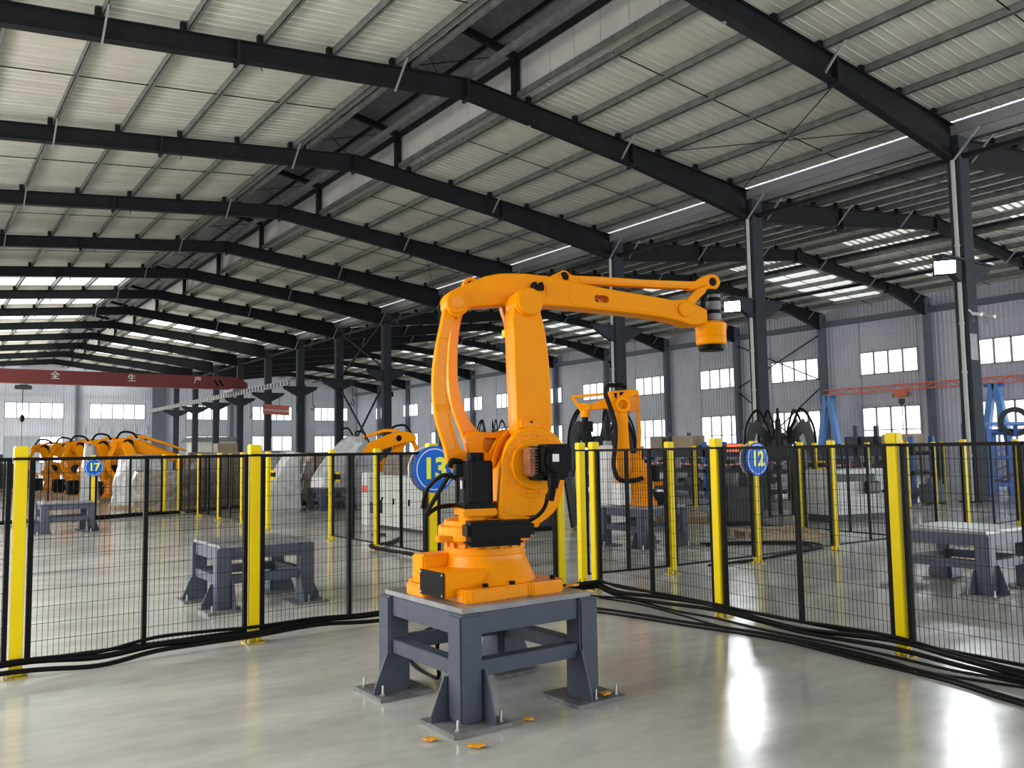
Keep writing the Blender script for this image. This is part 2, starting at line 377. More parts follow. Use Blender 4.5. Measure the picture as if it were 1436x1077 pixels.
# ---- portal frames
def ibeam(pts_top, pts_bot, fl=0.24, t=0.02):
    m = M()
    m.prism(pts_top + pts_bot[::-1], -0.01, 0.01)
    for pts, s_ in ((pts_top, -1), (pts_bot, 1)):
        for (xa, za), (xb, zb) in zip(pts[:-1], pts[1:]):
            m.add([(x, y, z + dz) for (x, z) in ((xa, za), (xb, zb)) for y in (-fl / 2, fl / 2) for dz in (0, s_ * t)],
                  [(0, 1, 3, 2), (4, 5, 7, 6), (0, 1, 5, 4), (2, 3, 7, 6), (0, 2, 6, 4), (1, 3, 7, 5)])
    return m
me_col = M()
me_col.box(-0.26, 0.26, -0.17, 0.17, 0, 9.95); me_col = me_col.mesh('column', COLM, bevel=0.01)
me_base = M().box(-0.4, 0.4, -0.3, 0.3, 0, 0.04).mesh('base_plate', COLM)
def corbel_mesh(s_):
    return M().prism([(0.2 * s_, 6.44), (1.25 * s_, 6.44), (1.25 * s_, 6.30), (0.75 * s_, 6.02), (0.2 * s_, 5.75)], -0.09, 0.09).box(min(0.2 * s_, 1.32 * s_), max(0.2 * s_, 1.32 * s_), -0.16, 0.16, 6.42, 6.47).mesh('crane_bracket', COLM)
me_corb = [corbel_mesh(-1), corbel_mesh(1)]
rA_r = ibeam([(XA, zA(XA)), (XC - .2, zA(XC))], [(XA, 10.76), (17.6, 10.05), (XC - .2, 9.14)]).mesh('rafter', FRAME)
rA_l = ibeam([(XL + .2, zA(XL)), (XA, zA(XA))], [(XL + .2, 8.9), (1.2, 9.76), (6, 10.24), (XA, 10.76)]).mesh('rafter', FRAME)
rB_l = ibeam([(XC + .2, zB(XC) + .0), (XB, zB(XB))], [(XC + .2, 9.12), (28.2, 9.66), (XB, 10.52)]).mesh('rafter', FRAME)
rB_r = ibeam([(XB, zB(XB)), (XW - .3, zB(XW))], [(XB, 10.52), (42.7, 9.78), (XW - .3, 8.75)]).mesh('rafter', FRAME)
me_wcol = M().box(-0.30, 0.15, -0.13, 0.13, 0, 9.8).mesh('wall_column', COLB, bevel=0.01)
def splice(x, zt, zb, nm='splice_plate'): return M().box(x - .035, x + .035, -.15, .15, zb - .10, zt - .02).mesh(nm, FRAME)
me_spl = [splice(XA, 11.26, 10.78), splice(XA - 6.0, zA(5.75) - .0, 10.22), splice(17.6, zA(17.6), 10.07), splice(XB, 11.0, 10.54), splice(28.2, zB(28.2), 9.68), splice(42.7, zB(42.7), 9.80)]
me_post = M().box(-.09, .09, -.09, .09, 0, 1.32).mesh('monitor_post', FRAME)
me_mb = M().bar((-1.65, 0, 12.32), (0, 0, 12.64), .14, .18).bar((0, 0, 12.64), (1.65, 0, 12.32), .14, .18).mesh('monitor_rafter', FRAME)
me_clip = M().box(-.06, .06, -.06, .06, 0, .20).mesh('purlin_clip', FRAME)
def brace_m(s_): return M().bar((0, .02, -.62), (s_ * .02, .72, .1), .035, .05).mesh('flange_brace', BRACE)
me_br = brace_m(1)
me_br2 = M().bar((0, -.02, -.62), (.02, -.72, .1), .035, .05).mesh('flange_brace', BRACE)
for k, y in enumerate(YF):
    fr = thing('portal_frame', kind='structure', loc=(0, y, 0))
    if k >= 2:
        link('column', me_col, fr, (XC, 0, 0)); link('base_plate', me_base, fr, (XC, 0, 0))
        for q in me_corb: link('crane_bracket', q, fr, (XC, 0, 0))
    for q in (rA_r, rA_l, rB_l, rB_r): link('rafter', q, fr)
    if k >= 3: link('wall_column', me_wcol, fr, (XW - 0.25, 0, 0))
    if 2 <= k:
        for q in me_spl: link('splice_plate', q, fr)
        for s_ in (-1, 1): link('monitor_post', me_post, fr, (XA + 1.6 * s_, 0, 11.08))
        link('monitor_rafter', me_mb, fr, (XA, 0, 0))
    if 2 <= k <= 10:
        for j, x in enumerate([9.65 - 1.66 * k2 for k2 in range(10)] + [13.85 + 1.66 * k2 for k2 in range(6)]):
            link('purlin_clip', me_clip, fr, (x - .07, 0, zA(x)))
            if j % 2 == 0: link('flange_brace', me_br if (j // 2) % 2 else me_br2, fr, (x, 0, zA(x)))
        for j, x in enumerate([23.9 + 1.375 * k2 for k2 in range(8)] + [35.3 + 1.42 * k2 for k2 in range(8)]):
            link('purlin_clip', me_clip, fr, (x - .07, 0, zB(x)))
            if j % 3 == 0: link('flange_brace', me_br2, fr, (x, 0, zB(x)))
        link('flange_brace', me_br2, fr, (XC - .45, -.1, 9.75))
# tie beam and cross bracing between the middle columns, wall bracing
br = thing('column_bracing', kind='structure')
for (ya, yb) in ((45.35, 52.1),):
    for a, b in (((ya, .3), (yb, 6.0)), ((yb, .3), (ya, 6.0)), ((ya, 6.5), (yb, 9.6)), ((yb, 6.5), (ya, 9.6))):
        M().bar((XC, a[0], a[1]), (XC, b[0], b[1]), .09, .09).build('brace', FRAME, br)
M().box(XC - .08, XC + .08, 4.6, YEND, 9.25, 9.37).build('tie_beam', FRAME, br)
for ya, yb in ((38.7, 45.35), (38.7, 45.35)):
    pass
for a, b in (((31.95, .4), (38.7, 5.4)), ((38.7, .4), (31.95, 5.4)), ((31.95, 5.6), (38.7, 8.6)), ((38.7, 5.6), (31.95, 8.6))):
    M().bar((XW - .35, a[0], a[1]), (XW - .35, b[0], b[1]), .06, .06).build('brace', FRAME, br)
for ya, yb in ((11.45, 18.35), (31.95, 38.7)):
    for sgn in (0, 1):
        a, b = (ya, yb) if sgn else (yb, ya)
        M().bar((XC - 5, a, zA(XC - 5) - .1), (XC - .6, b, zA(XC - .6) - .1), .02, .02).build('roof_brace_rod', FRAME, br)
        M().bar((36, a, zB(36) - .1), (XW - 1, b, zB(XW - 1) - .1), .02, .02).build('roof_brace_rod', FRAME, br)
for x in (36.8, 41.6):
    M().box(x - .06, x + .06, 11, 60, zB(x) - .25, zB(x) - .1).build('roof_strut', FRAME, br)

# ---- walls with window openings
def ribbed(m, u0, u1, z0, z1, fn):
    """fn(u, depth, z) -> point; ribs every 0.25 m"""
    us = []; u = u0
    while u < u1 - 1e-6:
        e = min(u + 0.25, u1); us += [(u, 0), (min(u + .17, e), 0), (min(u + .19, e), .03), (min(u + .235, e), .03)]; u = e
    us.append((u1, 0))
    v = [fn(a, d, z) for z in (z0, z1) for a, d in us]; n = len(us)
    m.add(v, [(i, i + 1, n + i + 1, n + i) for i in range(n - 1)])
def wall(name, u0, u1, top, wins, fn):
    """wins: list of (ua, ub, za, zb) openings, rows at most two high"""
    m = M(); cuts = sorted({u0, u1} | {a for q in wins for a in q[:2]})
    for a, b in zip(cuts[:-1], cuts[1:]):
        hs = sorted([(q[2], q[3]) for q in wins if q[0] <= a + 1e-6 and q[1] >= b - 1e-6]); z = 0
        for za, zb in hs:
            if za > z: ribbed(m, a, b, z, za, fn)
            z = zb
        ribbed(m, a, b, z, top, fn)
    return m.build(name, WALL, kind='structure')
WN = [0]
def window(ua, ub, za, zb, n, fn, horiz=False, mats=None, dark=()):
    WN[0] += 1
    wn = thing('window_%d' % WN[0], kind='structure')
    m = M(); t = .05
    def bx(a, b, c, d, d0=-.05, d1=.06):
        v = [fn(u, dd, z) for z in (c, d) for dd in (d0, d1) for u in (a, b)]
        m.add(v, [(0, 2, 3, 1), (4, 5, 7, 6), (0, 1, 5, 4), (2, 6, 7, 3), (0, 4, 6, 2), (1, 3, 7, 5)])
    bx(ua - t, ua + t, za - t, zb + t); bx(ub - t, ub + t, za - t, zb + t); bx(ua, ub, za - t, za + t); bx(ua, ub, zb - t, zb + t)
    for k in range(1, n):
        u = ua + (ub - ua) * k / n; bx(u - .055, u + .055, za, zb)
    if horiz: bx(ua, ub, za + (zb - za) * .42 - .03, za + (zb - za) * .42 + .03)
    m.build('window_frame', WFRAME, wn)
    for k in range(n):
        a = ua + (ub - ua) * k / n + .05; b = ua + (ub - ua) * (k + 1) / n - .05
        for (c, d) in ([(za + t, za + (zb - za) * .42 - .03), (za + (zb - za) * .42 + .03, zb - t)] if horiz else [(za + t, zb - t)]):
            g = M(); v = [fn(u, dd, z) for z in (c, d) for dd in (-.01, .0) for u in (a, b)]
            g.add(v, [(0, 2, 3, 1), (4, 5, 7, 6), (0, 1, 5, 4), (2, 6, 7, 3), (0, 4, 6, 2), (1, 3, 7, 5)])
            g.build('pane', PANE_D if k in dark else PANE, wn)
fR = lambda u, d, z: (XW - d, u, z)
wr = []
WY = [(13.2, 16.4), (19.2, 22.7), (26.0, 29.6), (32.5, 36.1), (38.7, 42.3), (45.4, 49.0), (51.9, 55.4), (58.3, 61.9), (65.0, 68.4), (70.9, 74.3), (77.6, 81.0), (84.0, 87.4), (91, 94.4)]
for a, b in WY: wr += [(a, b, 5.77, 7.13), (a, b, 1.5, 3.82)]
wall('wall_right', 2, YEND, zB(XW) + .3, wr, fR)
for a, b in WY:
    window(a, b, 5.77, 7.13, 4, fR); window(a, b, 1.5, 3.82, 4, fR, True)
fE = lambda u, d, z: (u, YEND - d, z)
EW = [(0.6, 6.0), (8.3, 13.6), (16.1, 21.6), (26.0, 30.6), (33.5, 38.3), (41.2, 45.6)]
ew = [(a, b, 5.78, 7.38) for a, b in EW] + [(8.3, 13.6, 1.2, 3.9), (26.0, 30.6, 1.2, 3.9), (33.5, 38.3, 1.2, 3.9), (41.2, 45.6, 1.2, 3.9)]
wall('wall_back', XL, XW, 10.0, ew, fE)
M().prism([(XL, 10.0), (XW, 10.0), (XW, 10.2), (XB, 11.4), (XC, 10.3), (XA, 12.8), (XL, 10.3)], YEND - .02, YEND + .1).build('wall_gable', WALL, kind='structure')
for a, b in EW: window(a, b, 5.78, 7.38, 5, fE)
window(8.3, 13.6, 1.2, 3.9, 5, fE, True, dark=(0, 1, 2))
for a, b in ((26.0, 30.6), (33.5, 38.3), (41.2, 45.6)): window(a, b, 1.2, 3.9, 4, fE, True)
wg = thing('wall_girt', kind='structure')
for z in (4.1, 5.35, 8.2):
    M().box(XW - .10, XW - .04, 4, YEND, z - .03, z + .03).build('girt', GIRT, wg)
    M().box(XL, XW, YEND - .10, YEND - .04, z - .03, z + .03).build('girt', GIRT, wg)
for x in (-1.5, 14.85, 31.0, 39.8):
    M().box(x - .15, x + .15, YEND - .45, YEND - .1, 0, 10.2).build('end_column', COLB, wg)
M().box(XC - .9, XC + .5, YEND - .5, YEND - .1, 0, 9.8).build('end_column', COLB, wg)
# white frame panels under the far windows
for x0, x1 in ((15.6, 21.8),):
    for x in [x0 + k * (x1 - x0) / 5 for k in range(6)]: M().box(x - .04, x + .04, YEND - .2, YEND - .12, 4.15, 4.95).build('girt_post', GIRT, wg)
    M().box(x0, x1, YEND - .2, YEND - .12, 4.1, 4.18).box(x0, x1, YEND - .2, YEND - .12, 4.9, 4.98).build('girt_rail', GIRT, wg)
M().box(XL - .1, XL, YREAR, YEND, 0, 9.8).build('wall_left', WALL, kind='structure')
M().box(XL, XW, YREAR - .1, YREAR, 0, 11.6).build('wall_front', WALL, kind='structure')

# ================================================================ FENCES
PH = 1.6
me_pb = M().box(-.04, .04, -.04, .04, .01, PH - .09).mesh('post', YELLOW, bevel=.006)
me_cap = M().box(-.046, .046, -.046, .046, PH - .082, PH).mesh('cap', YELLOW, bevel=.008)
me_clamp = M().box(-.05, .05, -.05, .05, PH - .098, PH - .08).mesh('clamp_band', BLACK)
me_foot = M().box(-.075, .075, -.075, .075, 0, .012)
for a in range(4):
    c_, s_ = math.cos(a * PI / 2), math.sin(a * PI / 2)
    q = [(.04, 0.012), (.072, 0.012), (.04, .07)]
    v = [(c_ * r - s_ * t, s_ * r + c_ * t, z) for t in (-.004, .004) for r, z in q]
    me_foot.add(v, [(0, 1, 2), (3, 5, 4), (0, 3, 4, 1), (1, 4, 5, 2), (2, 5, 3, 0)])
me_foot = me_foot.mesh('foot_plate', YELLOW_D)
me_bolt = M().cyl((0, 0, 0), (0, 0, .022), .009, n=8).mesh('anchor_bolt', ZINC)
def post(x, y, label, group=None, z=0):
    t = thing('fence_post', label, 'fence post', (x, y, 0), group=group or 'yellow safety fence posts')
    link('post', me_pb, t); link('cap', me_cap, t); link('clamp_band', me_clamp, t)
    f = link('foot_plate', me_foot, t)
    for a, b in ((-.055, -.055), (.055, .055)): link('anchor_bolt', me_bolt, f, (a, b, .012))
    return t
CACHE = {}
def panel_meshes(Lw):
    k = round(Lw, 2)
    if k in CACHE: return CACHE[k]
    n = max(4, int(round(Lw / .036)))
    m = M(); r = .0015
    for i in range(1, n):
        x = Lw * i / n; m.box(x - r, x + r, -r, r, .11, 1.50)
    z = .11 + .118
    while z < 1.49: m.box(.02, Lw - .02, -r + .004, r + .004, z - r, z + r); z += .118
    wires = m.mesh('wire_mesh', BLACK)
    tr = M().box(0, Lw, -.012, .012, 1.495, 1.52).mesh('top_rail', BLACK)
    b = M().box(0, Lw, -.012, .012, .09, .112).mesh('bottom_rail', BLACK)
    CACHE[k] = (wires, tr, b); return CACHE[k]
me_up = M().box(-.016, .016, -.02, .02, .09, 1.52).mesh('upright', BLACK)
def panel(x0, y0, x1, y1, label, mid=True, gap=.055, group=None):
    d = Vector((x1 - x0, y1 - y0, 0)); Lg = d.length; d.normalize()
    Lw = Lg - 2 * gap
    t = thing('mesh_fence', label, 'mesh fence', (x0 + d.x * gap, y0 + d.y * gap, 0), math.atan2(d.y, d.x), group=group or 'black wire mesh fence panels')
    ws, tr, b = panel_meshes(Lw)
    o = link('wire_mesh', ws, t); o['kind'] = 'stuff'
    link('top_rail', tr, t); link('bottom_rail', b, t)
    for u in ([.016, Lw / 2, Lw - .016] if mid else [.016, Lw - .016]): link('upright', me_up, t, (u, 0, 0))
    return t
ROWS = [
 ('front row left of the near robot', [(-.99, 7.0), (.69, 6.97), (2.37, 7.0), (4.08, 7.06), (5.66, 7.12)],
  [None, 'nearest yellow fence post at the left edge of the picture', 'yellow fence post in front of the empty table left of the near robot', 'yellow fence post carrying the round sign 13 behind the near robot', 'yellow fence post just behind the right side of the near robot'],
  ['wire panel cut off by the left edge of the picture', 'wire panel right of the leftmost near fence post, before the packed robots', 'wire panel left of sign 13, in front of the nearest empty table', 'wire panel directly behind the near robot']),
 ('right row toward the viewer', [(6.16, 7.13), (6.02, 5.28), (5.9, 3.49), (5.79, 1.7)],
  ['yellow fence post at the far end of the right fence row, where the cables start', 'yellow fence post of the right fence row, left of sign 12', 'nearest yellow fence post on the right, before the right-hand table', None],
  ['wire panel of the right row in front of the distant working robot', 'wire panel of the right row in front of sign 12', 'nearest wire panel at the right edge of the picture']),
 ('rear row of the right cell', [(6.38, 7.62), (7.66, 7.46), (9.2, 7.42), (11.0, 7.48), (12.75, 7.45), (14.8, 7.5), (16.9, 7.6)],
  ['yellow fence post standing close left of the far end post of the right row', 'yellow fence post in front of the distant robot table, right side', 'yellow fence post carrying round sign 12, left of the white machine', 'yellow fence post right of sign 12, left of the white machine', 'yellow fence post hidden behind the nearest right post', 'yellow fence post beyond the right-hand table, left part', 'yellow fence post beyond the far corner of the right-hand table'],
  ['wire panel of the rear row right before the distant working robot', 'wire panel between the distant robot table and sign 12', 'wire panel between sign 12 and the post right of it', 'wire panel in front of the white machine', 'wire panel behind the right-hand table, left half', 'wire panel behind the right-hand table, right half']),
 ('divider of the far right cells', [(12.75, 7.45), (12.97, 9.44), (12.85, 11.3)],
  [None, 'yellow fence post of the divider left of the white machine', 'yellow fence post with cross latch at the far end of the divider'],
  ['wire panel of the divider in front of the dark machinery, near half', 'wire panel of the divider in front of the dark machinery, far half']),
 ('row behind the white machine', [(14.5, 11.4), (16.1, 11.35), (18.0, 11.3), (19.8, 11.4), (21.4, 11.6), (22.5, 11.95)],
  [None, 'yellow fence post with a yellow side latch beside the white machine', 'thin yellow fence post behind the white machine', 'yellow fence post right of the white machine by the racks', 'yellow fence post left of the large dark column', 'yellow fence post against the foot of the large dark column'],
  ['wire panel behind the white machine, left', 'wire panel behind the white machine, middle', 'wire panel behind the white machine, right', 'wire panel left of the large dark column, near the racks', 'wire panel touching the large dark column']),
 ('row before the navy racks', [(12.9, 15.8), (14.8, 15.4), (16.4, 15.1), (17.9, 14.8), (19.6, 14.6)],
  ['thin yellow fence post right behind the distant robot', 'yellow fence post before the navy racks under the cardboard boxes', 'yellow fence post before the navy racks, left of sign 12', 'yellow fence post before the navy racks, behind sign 12', 'yellow fence post at the right end of the navy rack row'],
  ['wire panel before the navy racks, leftmost', 'wire panel before the navy racks, second from left', 'wire panel before the navy racks, third from left', 'wire panel before the navy racks, rightmost']),
 ('left divider toward the far hall', [(6.1, 9.05), (6.15, 10.75), (6.2, 12.47), (6.2, 14.24)],
  [None, 'yellow fence post hidden behind sign 13', 'yellow fence post before the white cabinet', 'yellow fence post with a yellow and black gate latch, before the wrapped robot'],
  ['wire panel left of sign 13, near part', 'wire panel before the white cabinet, right part', 'wire panel before the white cabinet, left part']),
 ('left divider beyond the gate', [(6.18, 17.39), (6.2, 19.09), (6.2, 20.8), (6.2, 22.5), (6.12, 24.1)],
  ['yellow fence post with gate latch just right of the second near post', 'yellow fence post just left of the second near post', 'second yellow post of the divider beyond the gate', 'third yellow post of the divider beyond the gate', 'yellow corner post where the divider meets the row of sign 17'],
  ['wire panel of the far divider next to the gate', 'wire panel of the far divider, second from the gate', 'wire panel of the far divider, third from the gate', 'wire panel of the far divider at the corner']),
 ('row of sign 17', [(-.2, 23.2), (1.9, 23.3), (3.89, 23.4), (5.7, 23.95)],
  [None, None, 'yellow fence post carrying round sign 17 at the far left', 'yellow fence post right of sign 17 before the wrapped pallets'],
  ['wire panel far left of sign 17', 'wire panel left of sign 17', 'wire panel between sign 17 and the wrapped pallets']),
 ('row of sign 16', [(6.12, 24.1), (7.76, 25.0), (9.5, 25.0), (11.2, 25.0)],
  [None, 'yellow fence post left of sign 16, by the draped goods', 'yellow fence post carrying round sign 16 in the far cell', 'yellow fence post right of sign 16 behind the wrapped robot'],
  ['wire panel left of sign 16 near the corner', 'wire panel ending at sign 16', 'wire panel right of sign 16']),
]
for nm, pts, pl, wl in ROWS:
    for (x, y), l in zip(pts, pl):
        if l: post(x, y, l)
    for (a, b), l in zip(zip(pts[:-1], pts[1:]), wl): panel(*a, *b, l)
M().box(-.13, .13, -.045, .045, 0, .05).box(-.13, .13, -.045, .045, .09, .14)
for (x, y, l) in ((6.2, 14.24, 'yellow and black gate latch on the post before the wrapped robot'), (6.18, 17.39, 'yellow and black gate latch on the post right of the second near post'), (16.1, 11.35, 'yellow gate latch on the post beside the white machine')):
    t = thing('gate_latch', l, 'latch', (x, y, 1.12), rz=PI / 2, group='gate latches')
    for z in (-.09, .05): M().box(-.20, .16, -.065, -.042, z, z + .045).build('plate', YELLOW, t)
    M().box(-.22, .20, -.075, -.045, -.04, .05).build('slide_bolt', BLACK, t)
# number signs
def sign(x, y, z, num, label, s=1.0):
    t = thing('number_sign', label, 'sign', (x, y, z), group='round blue number signs')
    M().lathe([(.215, .044), (.22, .05), (.22, .058), (.215, .062)], n=48, axis='Y').build('back_disc', WHITE, t, smooth=True)
    M().lathe([(.215, -.062), (.22, -.058), (.22, -.048), (.215, -.044)], n=48, axis='Y').build('face_disc', SIGNB, t, smooth=True)
    M().lathe([(.186, -.062), (.186, -.0645), (.195, -.0645), (.195, -.062)], n=48, axis='Y', cap=False).build('white_ring', WHITE, t)
    text('digits', num, .265, SIGNY, t, (0, -.066, 0), (PI / 2, 0, 0), ext=.002, off=.010)
sign(4.08, 7.06, 1.355, '13', 'round blue sign reading 13 behind the near robot')
sign(9.2, 7.42, 1.36, '12', 'round blue sign reading 12 on the right')
sign(3.89, 23.4, 1.30, '17', 'round blue sign reading 17 at the far left')
sign(9.5, 25.0, 1.30, '16', 'small round blue sign reading 16 in the far cell')
# ================================================================ TABLES
TZ = 0.64
def make_table(label, loc, group=None, rz=0.0, top=DUSTY):
    t = thing('robot_table', label, 'robot table', loc, rz, group)
    M().box(-.465, .465, -.465, .465, TZ - .03, TZ).build('top_plate', top, t, bevel=.002)
    h, s_ = .425, .072
    for sy in (-1, 1):
        M().box(-h + s_, h - s_, sy * (h + .0) - .045, sy * (h + .0) + .045, TZ - .15, TZ - .031).build('apron', STEEL_P, t, bevel=.004)
        M().box(-h + s_, h - s_, sy * h - .045, sy * h + .045, .26, .345).build('stretcher', STEEL_P, t, bevel=.004)
    for sx in (-1, 1):
        M().box(sx * h - .045, sx * h + .045, -h + s_, h - s_, TZ - .15, TZ - .031).build('apron', STEEL_P, t, bevel=.004)
        M().box(sx * h - .045, sx * h + .045, -h + s_, h - s_, .26, .345).build('stretcher', STEEL_P, t, bevel=.004)
    for sx in (-1, 1):
        for sy in (-1, 1):
            x, y = sx * h, sy * h
            M().box(x - s_, x + s_, y - s_, y + s_, .025, TZ - .031).build('leg', STEEL_P, t, bevel=.012)
            fp = M().box(x - .186, x + .186, y - .186, y + .186, 0, .025).build('foot_plate', DUST, t, bevel=.002)
            M().prism([(x - sx * .05, .025), (x + sx * .178, .025), (x + sx * .178, .06), (x + sx * (s_ + .02), .26), (x - sx * .05, .26)], y - sy * .080 - .006, y - sy * .080 + .006, 'Y').build('gusset', STEEL_P, t)
            M().prism([(y - sy * .05, .025), (y + sy * .178, .025), (y + sy * .178, .06), (y + sy * (s_ + .02), .31), (y - sy * .05, .26)], x - sx * .080 - .006, x - sx * .080 + .006, 'X').build('gusset', STEEL_P, t)
            for (bx, by) in ((.14, -.12), (.13, .02), (.14, .14), (-.02, .14), (-.14, .14)):
                if random.random() < .25: continue
                px_, py_ = x + sx * bx, y + sy * by
                M().cyl((px_, py_, .025), (px_, py_, .038), .013, n=6).cyl((px_, py_, .038), (px_ + .002, py_, .085), .0065, n=8).build('anchor_bolt', ZINC, fp)
    return t
tb = make_table('slate blue steel table under the near orange robot', (3.02, 4.56, 0), 'slate blue steel robot tables')
T = 'slate blue steel robot tables'
dup(tb, (3.02, 9.0, 0), 0, 'empty slate blue steel table behind the second near fence post', T)
dup(tb, (2.8, 20.0, 0), 0, 'empty slate blue steel table in front of sign 17', T)
dup(tb, (9.25, 4.74, 0), 0, 'empty slate blue steel table behind the right-hand fence', T)
dup(tb, (9.6, 9.95, 0), 0, 'slate blue steel table under the distant working robot', T)
dup(tb, (9.7, 22.3, 0), 0, 'slate blue steel table under the film-wrapped robot', T)
# ================================================================ NEAR ROBOT
AZ = math.radians(107.5); RO = Vector((3.02, 4.56, TZ))
av = Vector((math.sin(AZ), math.cos(AZ), 0)); nv = Vector((-av.y, av.x, 0))
def mk(O, a, n):
    def L(pts, yy):
        out = []
        for x, y in pts:
            d = pxray(x, y); c = Vector((0, 0, EYE)); t = (yy - (c - O).dot(n)) / d.dot(n); p = c + d * t - O
            out.append((p.dot(a), p.z))
        return out
    return L
L = mk(RO, av, nv)
rb = thing('industrial_robot', 'large glossy orange robot arm in the foreground on a steel table', 'robot', RO, PI / 2 - AZ)
def base_part(name, m, matl, **k):          # base follows the table's own axes
    o = m.build(name, matl, rb, **k); o.rotation_euler = (0, 0, -(PI / 2 - AZ)); return o
fl = M().prism([(-.33, -.37), (-.10, -.37), (-.08, -.35), (.08, -.35), (.10, -.37), (.32, -.37), (.37, -.32), (.37, -.10), (.35, -.08), (.35, .08), (.37, .10), (.37, .33), (.33, .37), (-.33, .37), (-.37, .33), (-.37, .23), (-.45, .21), (-.45, .0), (-.37, -.03), (-.37, -.33)], 0.0, .075, 'Z')
base_part('base_flange', fl, ORANGE_D, bevel=.008)
cone = M().lathe([(.318, .07), (.308, .09), (.262, .20), (.253, .225), (.253, .24), (.249, .243), (.249, .28), (.243, .285)], n=56)
base_part('base_cone', cone, ORANGE_D, smooth=True)
base_part('terminal_box', M().box(-.43, .0, .03, .17, .07, .250), ORANGE, bevel=.01)
base_part('connector_box', M().box(-.445, -.05, -.243, .028, .028, .172), ORANGE, bevel=.008)
base_part('black_cover_panel', M().box(-.453, -.446, -.245, .030, .025, .172), BLACK, label='flat black cover plate with corner screws')
for (y, z) in ((-.23, .04), (-.23, .158), (.015, .04), (.015, .158)):
    base_part('screw', M().cyl((-.457, y, z), (-.447, y, z), .006, n=8), ZINC)
base_part('stop_block', M().box(-.19, -.13, .12, .19, .24, .31), ORANGE, bevel=.006)
for (x, y) in ((-.20, -.30), (-.02, -.32), (.30, -.30), (.31, .10), (.30, .30)):
    base_part('flange_bolt', M().cyl((x, y, .075), (x, y, .095), .018, n=6), BLACK)
base_part('bearing_ring', M().lathe([(.235, .28), (.235, .32), (.20, .32)], n=56), ORANGE_D, smooth=False)
for k in range(18):
    a0 = 2 * PI * k / 18
    M().bar((.245 * math.cos(a0 - .09), .245 * math.sin(a0 - .09), .299), (.245 * math.cos(a0 + .09), .245 * math.sin(a0 + .09), .299), .014, .030).build('ring_lug', ORANGE_D, rb)
M().lathe([(.24, .315), (.285, .32), (.295, .33), (.295, .40), (.288, .413), (.262, .418), (.255, .445), (.22, .455)], n=56).build('turntable', ORANGE, rb, smooth=True)
M().box(-.335, -.24, -.16, -.06, .325, .362).build('limit_lug', ORANGE, rb, bevel=.006)
M().box(-.10, .12, -.17, .22, .45, .56).build('turntable_saddle', ORANGE, rb, bevel=.01)
for x, y in ((-.17, -.10), (-.13, -.16)): M().cyl((x, y, .44), (x, y, .50), .025, n=12).build('lifting_lug', ORANGE, rb)
M().prism([(-.06, .40), (.28, .40), (.28, .46), (-.06, .46)], -.25, -.10).build('front_shelf', ORANGE, rb, bevel=.008)
# shoulder housing: front and rear cheek
yF = -.26
cheek = smooth_pts([(700, 727), (701, 700), (703, 670), (706, 645), (714, 620), (730, 603), (750, 598), (770, 603), (786, 617), (794, 640), (793, 665), (790, 690), (782, 712), (768, 727), (750, 738), (735, 739)], 3)
win = [(735, 623), (763, 621), (785, 623), (785, 660), (768, 668), (740, 667), (735, 660)]
slot = smooth_pts([(732, 722), (738, 717), (748, 717), (753, 722), (748, 725), (738, 724)], 2)
plate('front_cheek', [L(cheek, yF), L(slot, yF)], yF, yF + .07, ORANGE, rb, bevel=.012)
cc = L([(748, 651)], yF)[0]
plate('shoulder_ring', [circ(cc[0], cc[1], .205, 48)], yF - .012, yF + .01, ORANGE, rb, bevel=.004)
plate('shoulder_hub', [circ(cc[0] + .005, cc[1] + .0, .155, 48)], yF - .035, yF, ORANGE, rb, bevel=.008)
for k in range(16):
    a0 = 2 * PI * k / 16 + .2
    M().cyl((cc[0] + .18 * math.cos(a0), yF - .024, cc[1] + .18 * math.sin(a0)), (cc[0] + .18 * math.cos(a0), yF - .006, cc[1] + .18 * math.sin(a0)), .0085, n=6).build('ring_bolt', ORANGE_D, rb)
plate('housing_core', [L([(705, 725), (712, 660), (730, 622), (770, 620), (783, 660), (770, 712), (750, 726)], yF)], yF + .06, .30, ORANGE, rb, bevel=.01)
plate('rear_cheek', [L(cheek, yF)], .26, .32, ORANGE, rb, bevel=.012)
pk = L(smooth_pts([(712, 722), (712, 700), (716, 686), (724, 684), (740, 692), (755, 694), (763, 702), (762, 712), (754, 722)], 2), yF)
plate('cheek_pad', [pk], yF - .006, yF + .01, ORANGE, rb, bevel=.003)
# shoulder motor (blurred in the photograph): red-brown body with black end
mx_, mz_ = L([(760, 645)], -.42)[0]
M().box(cc[0] - .055, cc[0] + .15, -.47, yF - .02, cc[1] - .095, cc[1] + .11).build('motor_flange', MOTOR, rb, bevel=.015)
sm_ = thing('shoulder_motor'); sm_.parent = rb
b0 = L([(737, 625)], -.36)[0]; b1 = L([(790, 671)], -.36)[0]
M().box(b0[0], b0[0] + .135, -.45, -.30, b1[1] + .02, b0[1] - .012).build('motor_body', MOTOR_B, sm_, bevel=.012, label='brown-red ribbed motor body')
for k in range(9):
    z = b1[1] + .035 + k * .018
    M().box(b0[0] - .004, b0[0] + .12, -.456, -.30, z, z + .006).build('cooling_fin', MOTOR_B, sm_)
e0 = L([(757, 623)], -.47)[0]; e1 = L([(793, 668)], -.47)[0]
M().box(e0[0], e1[0] + .012, -.56, -.36, e1[1] + .01, e0[1]).build('motor_end', MOTOR, sm_, bevel=.02)
M().cyl(((e0[0] + e1[0]) / 2, -.60, (e0[1] + e1[1]) / 2), ((e0[0] + e1[0]) / 2, -.54, (e0[1] + e1[1]) / 2), .072, n=24).build('motor_cap', MOTOR, sm_, bevel=.01)
q = L([(779, 642)], -.605)[0]
